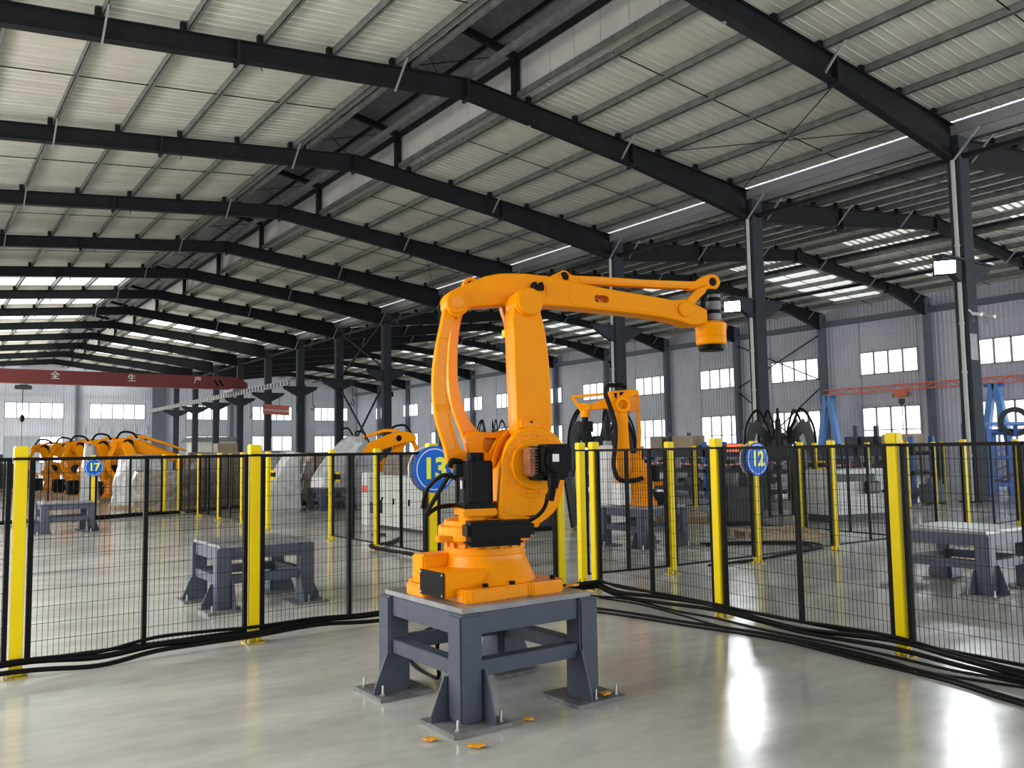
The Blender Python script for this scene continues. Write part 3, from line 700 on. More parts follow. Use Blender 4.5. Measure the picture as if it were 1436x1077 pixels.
M().box(q[0] - .016, q[0] + .022, -.606, -.60, q[1] - .022, q[1] + .022).build('rating_label', WHITE, sm_, label='small white rating label')
c0 = L([(777, 668)], -.5)[0]
M().cyl((c0[0], -.5, c0[1] + .01), (c0[0] - .01, -.5, c0[1] - .07), .042, .03, n=16).cyl((c0[0] - .012, -.5, c0[1] - .07), (c0[0] - .025, -.49, c0[1] - .14), .024, n=12).build('cable_gland', MOTOR, sm_)
cp = [(768, 694), (768, 700), (766, 710), (760, 720), (752, 727), (742, 733)]
pts = [(*L([c], -.46 + .02 * i)[0], -.46 + .03 * i) for i, c in enumerate(cp)]
M().tube(smooth_pts([(a, c, b) for a, b, c in pts], 4, False), .013).build('motor_cable', RUBBER, rb)
# black control box in front of the turntable
k0 = L([(655, 730)], -.36)[0]; k1 = L([(743, 768)], -.36)[0]
M().box(k0[0], k1[0] + .03, -.38, -.22, L([(700, 757)], -.38)[0][1], L([(700, 731)], -.38)[0][1]).build('cable_box', MOTOR, rb, bevel=.022, label='black box on the front of the turntable')
M().box(k0[0] + .01, k1[0] - .04, -.37, -.22, L([(700, 757)], -.38)[0][1] - .04, L([(700, 757)], -.38)[0][1]).build('box_lower_cover', BLACK, rb, bevel=.015)
# turntable motor
tm = thing('turntable_motor'); tm.parent = rb
g = lambda x, y, yy=-.16: L([(x, y)], yy)[0]
cx_ = (g(643, 690)[0] + g(692, 690)[0]) / 2
zb, zt = g(668, 712)[1], g(668, 646)[1]
M().prism([(cx_ - .098, zb), (cx_ + .098, zb), (cx_ + .098, zb + .03), (cx_ - .098, zb + .03)], -.26, -.06).build('motor_flange', MOTOR, tm, bevel=.006)
m = M(); o8 = []
for sx, sy in ((1, 1), (-1, 1), (-1, -1), (1, -1)):
    o8 += [(cx_ + sx * .093, -.16 + sy * .06), (cx_ + sx * .06, -.16 + sy * .093)] if sx * sy > 0 else [(cx_ + sx * .06, -.16 + sy * .093), (cx_ + sx * .093, -.16 + sy * .06)]
m.prism(o8, zb + .03, zt, 'Z').build('motor_body', MOTOR, tm, bevel=.01)
M().cyl((cx_ + .0, -.15, zt - .005), (cx_, -.15, zt + .05), .055, n=28).build('motor_cap', MOTOR, tm, bevel=.004)
M().box(cx_ - .13, cx_ - .08, -.20, -.12, zb + .19, zt - .015).build('connector_block', BLACK, tm, bevel=.008)
M().tube(smooth_pts([(cx_ - .09, -.16, zt - .01), (cx_ - .15, -.17, zt - .0), (cx_ - .17, -.17, zt - .04)], 5, False), .02).build('gland', RUBBER, tm)
M().box(cx_ - .112, cx_ - .106, -.23, -.21, zb + .12, zb + .17).build('rating_label', WHITE, tm)
M().box(cx_ - .11, cx_ + .10, -.27, -.03, zb - .045, zb).build('motor_bracket', ORANGE, rb, bevel=.006)
M().cyl((cx_ - .02, -.15, zb - .10), (cx_ - .02, -.15, zb - .04), .085, n=28).build('gear_neck', ORANGE, rb)
for pts in ([(cx_ - .15, -.14, zt - .07), (cx_ - .20, -.12, zt - .15), (cx_ - .27, -.1, zb + .02), (cx_ - .30, -.08, zb - .04)],
            [(cx_ - .30, -.08, zb - .045), (cx_ - .22, -.05, zb + .0), (cx_ - .12, -.02, zb + .01), (cx_ - .02, .1, zb)],
            [(cx_ - .12, -.15, zb + .18), (cx_ - .20, -.12, zb + .20), (cx_ - .28, -.05, zb + .12), (cx_ - .30, 0, zb + .0)]):
    M().tube(smooth_pts(pts, 6, False), .014).build('motor_cable', RUBBER, rb)
# main lower link
yl = -.18
link_o = [(721, 431), (720.5, 470), (722, 520), (724, 560), (726, 604), (735, 612), (765, 612), (774, 603), (774, 570), (772, 530), (770, 505), (765, 465), (759, 440), (755, 428)]
plate('lower_arm', [smooth_pts(L(link_o, yl), 2)], yl, yl + .19, ORANGE, rb, bevel=.012)
lc = L([(741, 424)], yl)[0]
M().lathe([(.094, .0), (.094, -.20), (.088, -.215), (.0, -.215)], c=(lc[0], yl + .19, lc[1]), n=40, axis='Y').build('elbow_boss', ORANGE, rb, smooth=True)
plate('elbow_cap', [circ(lc[0], lc[1], .083, 40)], yl - .045, yl - .01, ORANGE, rb, bevel=.006)
p0 = L([(728, 588), (757, 588), (757, 600), (728, 600)], yl)
plate('lower_arm_lug', [p0], yl - .03, yl, ORANGE, rb, bevel=.004)
pp = L([(729, 576), (733, 573), (756, 573), (760, 577), (760, 584), (729, 584)], yl)
plate('cast_mark_pad', [pp], yl - .004, yl + .01, ORANGE, rb, bevel=.001)
q = L([(743, 592)], yl)[0]
M().cyl((q[0], yl - .036, q[1]), (q[0], yl - .028, q[1]), .007, n=12).build('grease_port', BLACK, rb)
# upper arm (boom)
yb_ = 0.0
boom = [(625, 417), (629, 410), (640, 404), (656, 397), (681, 387), (700, 383.3), (720, 382.8), (740, 383.5), (767, 386.5), (801, 393.5), (850, 404), (900, 412.5), (948, 421), (960, 419), (971, 424), (992, 434), (993, 452), (985, 455), (970, 456), (955, 450), (930, 445), (900, 440.5), (852, 435.5), (800, 430), (765, 428), (752, 430), (728, 430), (712, 427), (704, 426.5), (690, 428), (661, 430), (655, 437), (644, 445), (633, 441), (626, 430)]
slotb = [(836, 413.5), (851, 415), (854, 418), (853.5, 423), (850, 425), (837, 423.5), (833.5, 420.5), (833.8, 415.5)]
plate('upper_arm', [L(boom, yb_), L(slotb, yb_)], yb_, yb_ + .17, ORANGE, rb, bevel=.012)
jc = L([(641, 424)], yb_)[0]; wc = L([(960.5, 434)], yb_)[0]
plate('rear_pin_boss', [circ(jc[0], jc[1], .072, 32)], yb_ - .02, yb_, ORANGE, rb, bevel=.006)
plate('rear_pin_cap', [circ(jc[0] + .002, jc[1], .040, 32)], yb_ - .028, yb_ - .01, ORANGE_D, rb, bevel=.004)
plate('wrist_pin_boss', [circ(wc[0], wc[1], .053, 32)], yb_ - .02, yb_, ORANGE, rb, bevel=.006)
sp_ = L([(801, 401), (805, 398), (845, 405), (930, 420), (945, 426), (946, 438), (935, 441), (852, 431), (800, 426)], yb_)
plate('boom_side_web', [smooth_pts(sp_, 2), L(slotb, yb_)], yb_ - .003, yb_ + .02, ORANGE, rb, bevel=.002)
q0 = L([(744, 399)], yb_)[0]; q1 = L([(761, 408)], yb_)[0]
M().box(q0[0], q1[0], -.03, .0, q1[1], q0[1]).box(q0[0] + .01, q0[0] + .03, -.04, .0, q0[1], q0[1] + .012).box(q1[0] - .03, q1[0] - .01, -.04, .0, q0[1], q0[1] + .012).build('air_fitting', BLACK, rb, label='small black fitting on the upper arm')
q0 = L([(766, 400)], yb_)[0]; q1 = L([(775, 418)], yb_)[0]
M().box(q0[0], q1[0], -.004, .0, q1[1], q0[1]).build('cast_mark_pad', ORANGE, rb, bevel=.001)
# rear rods
r1 = [(625, 430), (619, 455), (613, 483), (608.5, 515), (607.5, 545), (609, 570), (613, 592), (619, 612), (625, 632), (627, 645), (634, 658), (646, 657), (652, 646), (660, 637), (650, 632), (644, 622), (637, 600), (631, 572), (627, 545), (627, 510), (629, 480), (634, 455), (641, 440), (640, 428)]
plate('front_parallel_rod', [smooth_pts(L(r1, .03), 3)], .03, .10, ORANGE, rb, bevel=.010)
for seg in ([(616, 478), (627, 478), (624, 510), (624, 545), (625, 566), (612, 566), (611, 540), (611.5, 510)], [(613, 578), (626, 576), (631, 600), (638, 626), (629, 631), (622, 612), (616, 594)], [(624, 447), (635, 452), (630, 466), (628, 473), (618, 472)]):
    plate('rod_web', [smooth_pts(L(seg, .03), 2)], .026, .05, ORANGE_D, rb, bevel=.002)
r2 = [(640, 420), (634, 445), (630, 480), (628, 520), (631, 555), (638, 582), (646, 603), (652, 620), (658, 635), (668, 650), (684, 640), (684, 618), (672, 605), (661, 592), (652, 575), (645, 550), (642, 520), (643, 480), (647, 450), (652, 428)]
plate('rear_parallel_rod', [smooth_pts(L(r2, .18), 3)], .18, .25, ORANGE_D, rb, bevel=.010)
q = L([(660, 401)], .2)[0]
plate('rear_link_lug', [circ(q[0], q[1], .056, 32), circ(q[0], q[1], .032, 24)], .18, .24, ORANGE, rb, bevel=.005)
M().cyl((q[0], .185, q[1]), (q[0], .235, q[1]), .0325, n=24).build('lug_bearing', BLACK, rb)
lk = L([(645, 420), (650, 405), (656, 395), (666, 393), (700, 396), (700, 425), (652, 432)], .2)
plate('rear_link_plate', [smooth_pts(lk, 2)], .185, .235, ORANGE_D, rb, bevel=.006)
# bell crank behind the lower arm
cr = [(655, 614), (664, 604), (678, 606), (700, 607), (716, 602), (735, 598), (760, 610), (760, 660), (740, 690), (712, 690), (700, 668), (688, 655), (670, 650), (658, 635)]
ch = smooth_pts([(683, 611), (694, 610), (697, 614), (692, 622), (686, 634), (680, 632), (679, 620)], 2)
plate('bell_crank', [smooth_pts(L(cr, .04), 3), L(ch, .04)], .04, .14, ORANGE, rb, bevel=.012)
plate('crank_recess_web', [L([(676, 606), (704, 606), (704, 640), (676, 640)], .1)], .09, .12, ORANGE_D, rb, bevel=.002)
ri = L(smooth_pts([(716, 606), (704, 620), (697, 638), (694, 652), (690, 652), (692, 636), (699, 618), (711, 604)], 2), .035)
plate('crank_rib', [ri], .015, .05, ORANGE, rb, bevel=.004)
# inner link and bright tie behind the elbow
il = L([(702, 426), (712, 428), (718, 440), (720, 470), (712, 470), (709, 452), (704, 438)], .12)
plate('inner_link', [smooth_pts(il, 2)], .10, .17, ORANGE_D, rb, bevel=.005)
q = L([(718, 448)], .06)[0]
M().box(q[0] - .02, q[0] + .03, .03, .08, q[1] - .09, q[1] + .08).build('dark_gap_block', BLACK, rb, bevel=.01)  # black block filling the gap by the inner link
q = L([(711, 466)], .0)[0]
M().box(q[0] - .022, q[0] + .035, -.03, .05, q[1] - .03, q[1] + .02).build('guard_cap', mat('lime_yellow_cap', (.75, .72, .01), .5), rb, bevel=.006, label='bright yellow cap')
# top tie rod to the wrist
ty = .05
rod = [(781, 391), (784, 383), (791, 379), (798, 382), (806, 386), (850, 388), (900, 391.5), (950, 393.5), (975, 394), (985, 389), (993, 385), (1003, 385), (1009, 390), (1010, 398), (1005, 405), (998, 407), (990, 404), (984, 404), (972, 407), (965, 404.5), (930, 403.5), (893, 401.5), (850, 399.5), (812, 397.5), (800, 397), (792, 399), (783, 397)]
plate('tie_rod', [smooth_pts(L(rod, ty), 2), circ(*L([(791, 388)], ty)[0], .036, 24), circ(*L([(1000, 395)], ty)[0], .030, 24)], ty, ty + .07, ORANGE, rb, bevel=.008)
for c_, r_ in (((791, 388), .0365), ((1000, 395), .031)):
    q = L([c_], ty)[0]; M().cyl((q[0], ty + .01, q[1]), (q[0], ty + .06, q[1]), r_, n=24).build('rod_bearing', BLACK, rb)
cl = L([(767, 390), (775, 386), (783, 382), (790, 399), (810, 400), (790, 404), (767, 398)], .08)
plate('clevis', [cl], .05, .13, ORANGE, rb, bevel=.004)
rw = L([(812, 389.5), (968, 396), (966, 401.5), (812, 394.5)], ty)
plate('rod_web', [rw], ty - .004, ty + .01, ORANGE_D, rb, bevel=.001)
# wrist
ws = L([(981, 404), (988, 402), (996, 398), (996, 405), (984, 416), (972, 430), (962, 424), (970, 415)], .0)
plate('wrist_link', [ws], .01, .05, ORANGE, rb, bevel=.006)
wr_ = thing('wrist'); wr_.parent = rb
wx = L([(997, 470)], .08)[0][0]; z_ = lambda y: L([(997, y)], .08)[0][1]
M().lathe([(.10, z_(484)), (.108, z_(482)), (.108, z_(474)), (.104, z_(473)), (.108, z_(471)), (.108, z_(463)), (.112, z_(461)), (.112, z_(455)), (.09, z_(452))], c=(wx, .08, 0), n=40).build('wrist_gearbox', ORANGE, wr_, smooth=True)
M().lathe([(.086, z_(492)), (.092, z_(490)), (.092, z_(483))], c=(wx, .08, 0), n=40).build('tool_flange', MOTOR, wr_, smooth=True, label='black round tool flange')
M().prism([(wx - .09, z_(453)), (wx + .09, z_(453)), (wx + .09, z_(418)), (wx + .06, z_(402)), (wx + .02, z_(402)), (wx - .03, z_(436)), (wx - .09, z_(440))], .14, .19).build('wrist_bracket', ORANGE, wr_, bevel=.008)
M().cyl((wx + .015, .06, z_(452)), (wx + .015, .06, z_(413)), .052, n=28).build('wrist_motor', MID, wr_, bevel=.01, label='grey wrist motor')
M().cyl((wx + .015, .06, z_(424)), (wx + .015, .06, z_(419)), .057, n=28).cyl((wx + .015, .06, z_(441)), (wx + .015, .06, z_(436)), .057, n=28).build('motor_band', MOTOR, wr_)
M().box(wx - .07, wx + .05, .0, .12, z_(414), z_(408)).build('motor_head', MOTOR, wr_, bevel=.01)
M().tube(smooth_pts([(wx - .05, .04, z_(410)), (wx - .09, .02, z_(425)), (wx - .08, .03, z_(437))], 6, False), .018).build('wrist_cable', RUBBER, wr_)
# ================================================================ DISTANT WORKING ROBOT
O2 = Vector((9.6, 9.95, TZ)); A2 = math.radians(125); a2 = Vector((math.sin(A2), math.cos(A2), 0)); n2 = Vector((-a2.y, a2.x, 0)); L2 = mk(O2, a2, n2)
r2_ = thing('industrial_robot', 'smaller orange robot arm working behind the right fence, arm reaching left', 'robot', O2, PI / 2 - A2)
P2 = lambda nm, pts, y0, y1, m=ORANGE, sm=2, b=.012, **k: plate(nm, [smooth_pts(L2(pts, y0), sm) if sm > 1 else L2(pts, y0)], y0, y1, m, r2_, bevel=b, **k)
cxx = L2([(893, 700)], 0)[0][0]
M().lathe([(.32, 0), (.32, .07), (.29, .08), (.25, .2), (.24, .25)], c=(cxx, 0, 0), n=40).build('base', ORANGE_D, r2_, smooth=True)
M().lathe([(.27, .25), (.28, .26), (.28, .36), (.25, .38)], c=(cxx, 0, 0), n=40).build('turntable', ORANGE, r2_, smooth=True)
P2('shoulder_housing', [(869, 680), (866, 655), (872, 642), (885, 635), (898, 640), (908, 655), (912, 680)], -.2, .15)
P2('lower_arm', [(865, 577), (864, 600), (865, 640), (868, 664), (880, 668), (886, 655), (883, 625), (881, 600), (879, 573)], -.26, -.10)
P2('upper_arm', [(826, 568), (840, 562), (851, 557), (853, 549), (870, 547.5), (886, 546), (895, 547), (895, 553), (886, 556), (878, 562), (872, 574), (864, 577), (850, 572.5), (826, 575.5)], -.12, .04)
for w_ in ([(861, 551), (865, 551), (865, 559), (862, 557)], [(869, 550), (875, 549.5), (872, 554), (869, 555)]): P2('arm_pocket', w_, -.126, -.11, MOTOR, 1, .001)
q = L2([(872.5, 568)], -.2)[0]; plate('elbow_ring', [circ(*q, .12, 32), circ(*q, .075, 28)], -.32, -.2, ORANGE, r2_, bevel=.01)
q = L2([(884, 568)], .0)[0]; M().cyl((q[0], -.1, q[1]), (q[0], .22, q[1]), .12, n=28).build('elbow_gear', ORANGE_D, r2_)
P2('tie_rod', [(801, 554), (806, 554), (849, 550.5), (849, 554), (806, 558.5), (801, 559)], -.14, -.09, b=.006, sm=1)
P2('wrist_link', [(801, 556), (804, 556), (812, 565), (820, 565), (828, 568), (826, 575), (816, 577.5), (812, 574)], -.14, -.06, b=.008)
wx2 = L2([(820.5, 580)], -.1)[0]; zz = lambda y: L2([(820.5, y)], -.1)[0][1]
M().cyl((wx2[0], -.1, zz(585)), (wx2[0], -.1, zz(576)), .075, n=24).build('wrist', ORANGE, r2_)
M().cyl((wx2[0], -.1, zz(606)), (wx2[0], -.1, zz(591)), .125, n=28).cyl((wx2[0], -.1, zz(591)), (wx2[0], -.1, zz(585)), .05, n=16).build('gripper_body', MOTOR, r2_, label='dark drum-shaped gripper')
P2('rear_rod', [(891.5, 551), (896, 550), (897.5, 575), (899.5, 605), (899, 635), (903, 655), (895, 655), (893, 635), (894.5, 605), (893, 575)], .0, .06, b=.008)
M().box(cxx + .18, cxx + .42, -.05, .12, .30, .36).build('motor_bracket', ORANGE, r2_, bevel=.01)
M().cyl((cxx + .30, .03, .36), (cxx + .30, .03, .62), .085, n=24).build('motor', MOTOR, r2_, bevel=.01)
M().box(cxx + .22, cxx + .42, -.08, .1, .0, .2).build('connector_box', MOTOR, r2_, bevel=.01)
hs = lambda pts, y, r, n_: M().tube(smooth_pts([(q[0], y, q[1]) for q in L2(pts, y)], 5, False), r, 8).build(n_, RUBBER, r2_)
hs([(861, 541), (855, 540), (850, 546), (849.5, 553), (854, 566), (859, 580), (863, 597), (863, 620), (861, 640), (861, 655), (866, 670), (878, 675), (892, 673), (902, 670)], -.34, .036, 'hose')
hs([(861, 541), (870, 540), (878, 544)], -.2, .036, 'hose')
hs([(880, 592), (886, 605), (890, 620), (889, 632), (884, 634), (881, 620)], .12, .03, 'hose')
# ================================================================ CABLES ON THE FLOOR AND FENCES
def hose(pts, r, label, group='black floor cables', n=6, k=6):
    o = M().tube(smooth_pts(pts, k, False), r, n).build('floor_cable', RUBBER, smooth=True); o['label'] = label; o['category'] = 'cable'; o['group'] = group
    return o
def gp(x, y, z=0.0):
    d = pxray(x, y); t = (z - EYE) / d.z; return (d.x * t, d.y * t, z)
bund = [(-1.0, 6.93, .09), (-.2, 6.92, .07), (.69, 6.91, .095), (1.2, 6.90, .07), (1.6, 6.93, .105), (2.0, 6.93, .10), (2.37, 6.93, .095), (2.9, 6.96, .11), (3.4, 6.98, .085), (4.08, 6.98, .09), (4.8, 7.02, .07), (5.66, 7.04, .09), (6.10, 7.0, .10)]
for j, (dy, dz, r) in enumerate(((0, 0, .022), (-.03, -.035, .018), (.012, .035, .014))):
    hose([(x, y + dy + .012 * math.sin(3 * x + j), z + dz + .012 * math.sin(2.2 * x + 2 * j)) for x, y, z in bund], r, ['thickest black hose along the foot of the left fence', 'black hose lowest on the left fence', 'thin black cable on top of the left fence hoses'][j], 'hoses tied along the left fence')
bund = [(6.09, 7.0, .1), (6.0, 6.6, .07), (5.98, 6.0, .09), (5.95, 5.28, .105), (5.92, 4.8, .08), (5.9, 4.4, .07), (5.87, 4.0, .09), (5.83, 3.49, .105), (5.80, 3.0, .07), (5.74, 2.4, .06), (5.72, 1.7, .09)]
for j, (dx, dz, r) in enumerate(((0, 0, .020), (-.03, -.03, .017), (.0, .035, .013), (-.045, .008, .012))):
    hose([(x + dx + .012 * math.sin(4 * y + j), y, z + dz + .012 * math.sin(2.5 * y + 2 * j)) for x, y, z in bund], r, ['thickest black hose along the foot of the right fence', 'black hose lowest on the right fence', 'thin black cable on top of the right fence hoses', 'thin black cable in front of the right fence hoses'][j], 'hoses tied along the right fence')
A_ = [(800, 833), (836, 836), (886, 841), (945, 856), (999, 866), (1080, 885), (1162, 901), (1250, 920), (1329, 939), (1390, 950), (1450, 962)]
B_ = [(790, 849), (836, 853), (900, 862), (961, 872), (1030, 882), (1095, 893), (1150, 906), (1212, 922), (1280, 938), (1337, 953), (1390, 970), (1450, 988)]
A2_ = [(840, 838), (900, 848), (960, 864), (1010, 878), (1080, 890), (1150, 903), (1230, 922), (1290, 940), (1350, 951), (1450, 966)]
hose([gp(*p, .012) for p in A_], .011, 'loose black cable on the floor nearest the right fence')
hose([gp(*p, .012) for p in A2_], .009, 'thin black cable crossing on the floor between the two loose cables')
hose([gp(*p, .014) for p in B_], .013, 'loose black cable on the floor farthest from the right fence')
hose([gp(x, y + 5, .013) for x, y in B_], .011, 'black cable lying beside the outermost floor cable')
hose([(2.9, 4.9, .55), (2.92, 5.0, .2), (2.95, 5.05, .015), (3.05, 5.6, .015), (3.5, 6.3, .015), (4.2, 6.8, .015)], .014, 'black cable dropping below the near table and running back', 'cables under the near table')
hose([(3.1, 4.9, .55), (3.12, 5.05, .25), (3.2, 5.3, .015), (3.9, 6.2, .015), (4.8, 6.9, .02)], .018, 'thicker black cable under the near table', 'cables under the near table')
hose([(3.0, 4.75, .6), (3.0, 4.77, .3), (3.02, 4.8, .10)], .018, 'short black cable end hanging under the near table', 'cables under the near table')
for i, pts in enumerate(([(10.2, 9.2, .02), (10.8, 8.9, .02), (11.3, 8.4, .02), (11.2, 8.0, .02), (10.4, 7.8, .02), (9.5, 7.6, .02), (8.4, 7.55, .03)], [(10.3, 9.4, .02), (11.0, 9.1, .02), (11.6, 8.5, .02), (11.3, 7.9, .02), (10.2, 7.7, .02), (9.0, 7.55, .02)])):
    hose(pts, .018, ['inner loop of black cable beside the distant robot table', 'outer loop of black cable beside the distant robot table'][i], 'cable loops by the distant robot')
hose([(1.9, 23.2, .06), (3.89, 23.28, .06), (5.7, 23.85, .06), (6.1, 23.9, .06)], .05, 'black cable bundle at the foot of the fence before the packed robots')
hose([(6.3, 24.0, .05), (7.76, 24.9, .05), (9.5, 24.9, .05), (11.2, 24.9, .05)], .045, 'black cable bundle at the fence foot left of the film-wrapped robot')
hose([(6.1, 10.3, .03), (6.1, 11.2, .05), (6.15, 12.0, .03), (6.1, 12.5, .06), (6.7, 13.0, .03), (7.2, 13.6, .03)], .03, 'black cables on the floor before the white cabinet')
# scraps
def scrap(x, y, z, s, label, rz=0):
    m = M(); n = 9; v = []
    for k in range(n):
        a0 = 2 * PI * k / n; r = s * (.75 + .45 * random.random()); v.append((r * math.cos(a0), .55 * r * math.sin(a0)))
    top = [(a, b, .008 + .014 * abs(math.sin(3 * a / s))) for a, b in v]; bot = [(a, b, .001 + .012 * abs(math.sin(3 * a / s))) for a, b in v]
    m.add(top + bot + [(0, 0, .020)], [(k, (k + 1) % n, 2 * n) for k in range(n)] + [(k, n + k, n + (k + 1) % n, (k + 1) % n) for k in range(n)] + [tuple(range(n, 2 * n))])
    o = m.build('plastic_scrap', SCRAP); o.location = (x, y, z); o.rotation_euler = (0, 0, rz); o['label'] = label; o['category'] = 'scrap'; o['group'] = 'orange scraps'
for (x, y), l, s in (((602, 1040), 'orange scrap on the floor left of the near foot plate', .042), ((667, 1049), 'orange scrap on the floor in front of the near foot plate', .052), ((741, 1011), 'small orange scrap on the floor between the two front foot plates', .035)):
    q = gp(x, y, 0); scrap(q[0], q[1], 0, s, l, -.4)
q = gp(850, 975, .025); scrap(q[0], q[1], .025, .05, 'orange scrap on the right foot plate among the bolts', .3)
q = gp(803, 823, TZ); scrap(q[0], q[1], TZ, .055, 'curled orange scrap on the right corner of the near table', .2)
# ================================================================ COLUMN FITTINGS
for y, l in ((11.45, 'pale drainpipe on the nearest column'), (18.35, 'pale drainpipe on the second column, right of the robot wrist'), (25.2, 'thin pale drainpipe on the third column')):
    t = thing('drainpipe', l, 'pipe', (XC - .33, y - .02, 0), group='drainpipes on columns')
    M().cyl((0, 0, 0), (0, 0, 9.2), .055, n=14).build('pipe', PIPE, t, smooth=True)
    for z in (1.2, 3.4, 4.7, 6.8): M().cyl((0, 0, z), (0, 0, z + .06), .07, n=14).build('clip', PIPE, t)
def pY(x, y, Y):
    d = pxray(x, y); return (d.x * Y / d.y, Y, EYE + d.z * Y / d.y)
def flood(x, y, z, label, aim):
    t = thing('floodlight', label, 'lamp', (x, y, z), math.atan2(aim[1], aim[0]) + PI / 2, group='floodlights on the columns')
    M().box(-.27, .27, -.02, .10, -.19, .19).build('housing', BLACK, t, bevel=.01)
    M().box(-.24, .24, -.03, -.021, -.16, .16).build('lit_glass', LAMP, t)
    M().bar((0, .08, 0), (0, .35, .08), .05, .05).build('bracket', BLACK, t)
    d = bpy.data.lights.new('floodlight_beam', 'SPOT'); d.energy = 600; d.color = (.90, .97, 1.0); d.spot_size = 2.3; d.spot_blend = .6; d.shadow_soft_size = .15
    o = bpy.data.objects.new('floodlight_beam', d); C.objects.link(o); o.location = (x + aim[0] * .1, y + aim[1] * .1, z)
    o.rotation_euler = Vector((aim[0], aim[1], -.55)).to_track_quat('-Z', 'Y').to_euler()
flood(*pY(1325, 375, 10.95), 'blazing white floodlight on the nearest column', (-.83, -.56))
flood(*pY(1027, 430, 17.9), 'blazing white floodlight on the second column, right of the robot wrist', (-.83, -.56))
for (x, y, z, l) in ((23.1, 25.7, 5.0, 'small dark floodlight seen from behind on the third column'), (23.5, 45.8, 5.1, 'small dark floodlight seen from behind on a far column')):
    t = thing('floodlight', l, 'lamp', (x, y, z), group='unlit floodlights'); M().box(.15, .4, .0, .1, -.15, .15).build('housing', BLACK, t, bevel=.01); M().bar((0, 0, .1), (.25, .05, .0), .04, .04).build('bracket', BLACK, t)
for i, (x, y, l) in enumerate(((22.85, 11.22, 'white security camera on the left face of the nearest column'), (23.55, 11.22, 'white security camera on the right side of the nearest column'))):
    t = thing('security_camera', l, 'camera', (x, y, 4.95), group='security cameras')
    M().cyl((0, -.1, 0), (-.05, -.35, -.06), .045, n=12).build('body', WHITE, t); M().bar((0, -.1, 0), (0, 0, .12), .03, .03).build('arm', WHITE, t); M().tube(smooth_pts([(.02, -.05, .0), (.08, -.1, -.15), (.0, -.06, -.22)], 5, False), .012).build('cable', MID, t)
t = thing('poster', 'pale paper notice pasted on the nearest column', 'notice', (23.1, 11.27, 4.1)); M().box(-.17, .2, -.006, 0, -.35, .35).build('sheet', MID, t)
# ================================================================ CRANES
cr_ = thing('overhead_crane', 'dark red overhead crane girder across the far hall', 'crane', (0, 70, 0))
M().box(-4, 22.2, -.28, .28, 6.98, 8.0).build('girder', RED, cr_)
M().prism([(22.2, 6.98), (23.0, 7.05), (23.0, 7.5), (22.2, 8.0)], -.28, .28).build('girder_end', RED, cr_)
for x, s in ((8.9, '全'), (14.1, '生'), (19.0, '产')): text('lettering', s, .62, WHITE, cr_, (x, -.29, 7.6), (PI / 2, 0, 0), ext=.002)
for x in (20.2, 20.6): M().prism([(x, 7.7), (x + .18, 7.7), (x + .5, 7.2), (x + .32, 7.2)], -.29, -.28).build('stripe', BLACK, cr_)
M().box(21.5, 22.9, -1.2, 1.2, 6.75, 6.98).build('end_carriage', MID, cr_)
t = thing('chain_hoist', 'dark hoist trolley with a hook hanging from the red crane', 'hoist', (6.9, 69.9, 0))
M().box(-.55, .55, -.3, .3, 6.55, 6.85).build('trolley', DKGREY, t, bevel=.05); M().box(-.2, .3, -.25, .25, 6.8, 6.98).build('carriage', MID, t)
M().bar((0, 0, 6.6), (0, 0, 4.6), .05, .05).build('chain', BLACK, t); M().lathe([(.02, 4.2), (.16, 4.35), (.16, 4.6), (.05, 4.75)], n=12).build('hook_block', BLACK, t); M().bar((0, 0, 4.3), (0, 0, 2.0), .03, .03).build('pendant_cable', BLACK, t)
t = thing('crane_runway', 'pale crane runway beam with regular gaps on the far column brackets', 'runway', (22.05, 0, 0))
M().box(-.09, .09, 58, YEND - .3, 6.48, 6.52).build('lower_flange', MID, t); M().box(-.09, .09, 58, YEND - .3, 6.80, 6.84).build('upper_flange', MID, t)
for k in range(62):
    y = 58 + k * .67; M().box(-.05, .05, y, y + .36, 6.52, 6.80).build('web_plate', BRACE if k > 20 else MID, t)
t = thing('gantry_crane', 'orange-red crane beam along the right wall on blue A-shaped legs', 'crane', (XW - 1.4, 0, 0))
M().box(-.10, .10, 10, 31.2, 4.62, 4.68).box(-.10, .10, 10, 31.2, 4.92, 4.98).build('rail', ORAIL, t)
k = 0; y = 10.0
while y < 31: M().bar((0, y, 4.68), (0, y + .5, 4.92), .05, .05).bar((0, y + .5, 4.92), (0, y + 1, 4.68), .05, .05).build('lattice_brace', ORAIL, t); y += 1
for y in (31.0, 21.3):
    for s_ in (-1, 1): M().bar((0, y + .08 * s_, 4.6), (0, y + .85 * s_, 0), .30, .34, (1, 0, 0)).build('blue_leg', mat('bright_blue_leg', (.10, .27, .62), .45), t)
    M().box(-.15, .15, y - .45, y + .45, 4.45, 4.62).build('leg_head', BLUE, t)
t = thing('chain_hoist', 'small red hoist hanging from the orange-red crane beam on the right', 'hoist', (XW - 1.4, 26.3, 0))
M().box(-.25, .25, -.35, .35, 4.25, 4.62).build('trolley', ORAIL, t, bevel=.05); M().cyl((0, -.5, 4.35), (0, .5, 4.35), .14, n=14).build('drum', MID, t); M().lathe([(.02, 3.75), (.18, 3.9), (.16, 4.15)], n=12).build('hook_block', DKGREY, t); M().bar((0, 0, 3.9), (0, 0, 2.2), .03, .03).build('chain', DKGREY, t)
t = thing('hanging_banner', 'red banner with small pale writing strung between far columns', 'banner', (XC - .3, 65.5, 5.0), rz=-math.radians(0))
t.location = (22.0, 60.3, 4.85); t.rotation_euler = (0, 0, math.radians(35))
M().box(-1.6, 1.6, -.01, .01, -.36, .36).build('cloth', ORAIL, t)
for i in range(26):
    x = -1.45 + i * .115; M().box(x, x + .07, -.016, -.011, -.12, .02).build('pale_mark', WHITE, t)
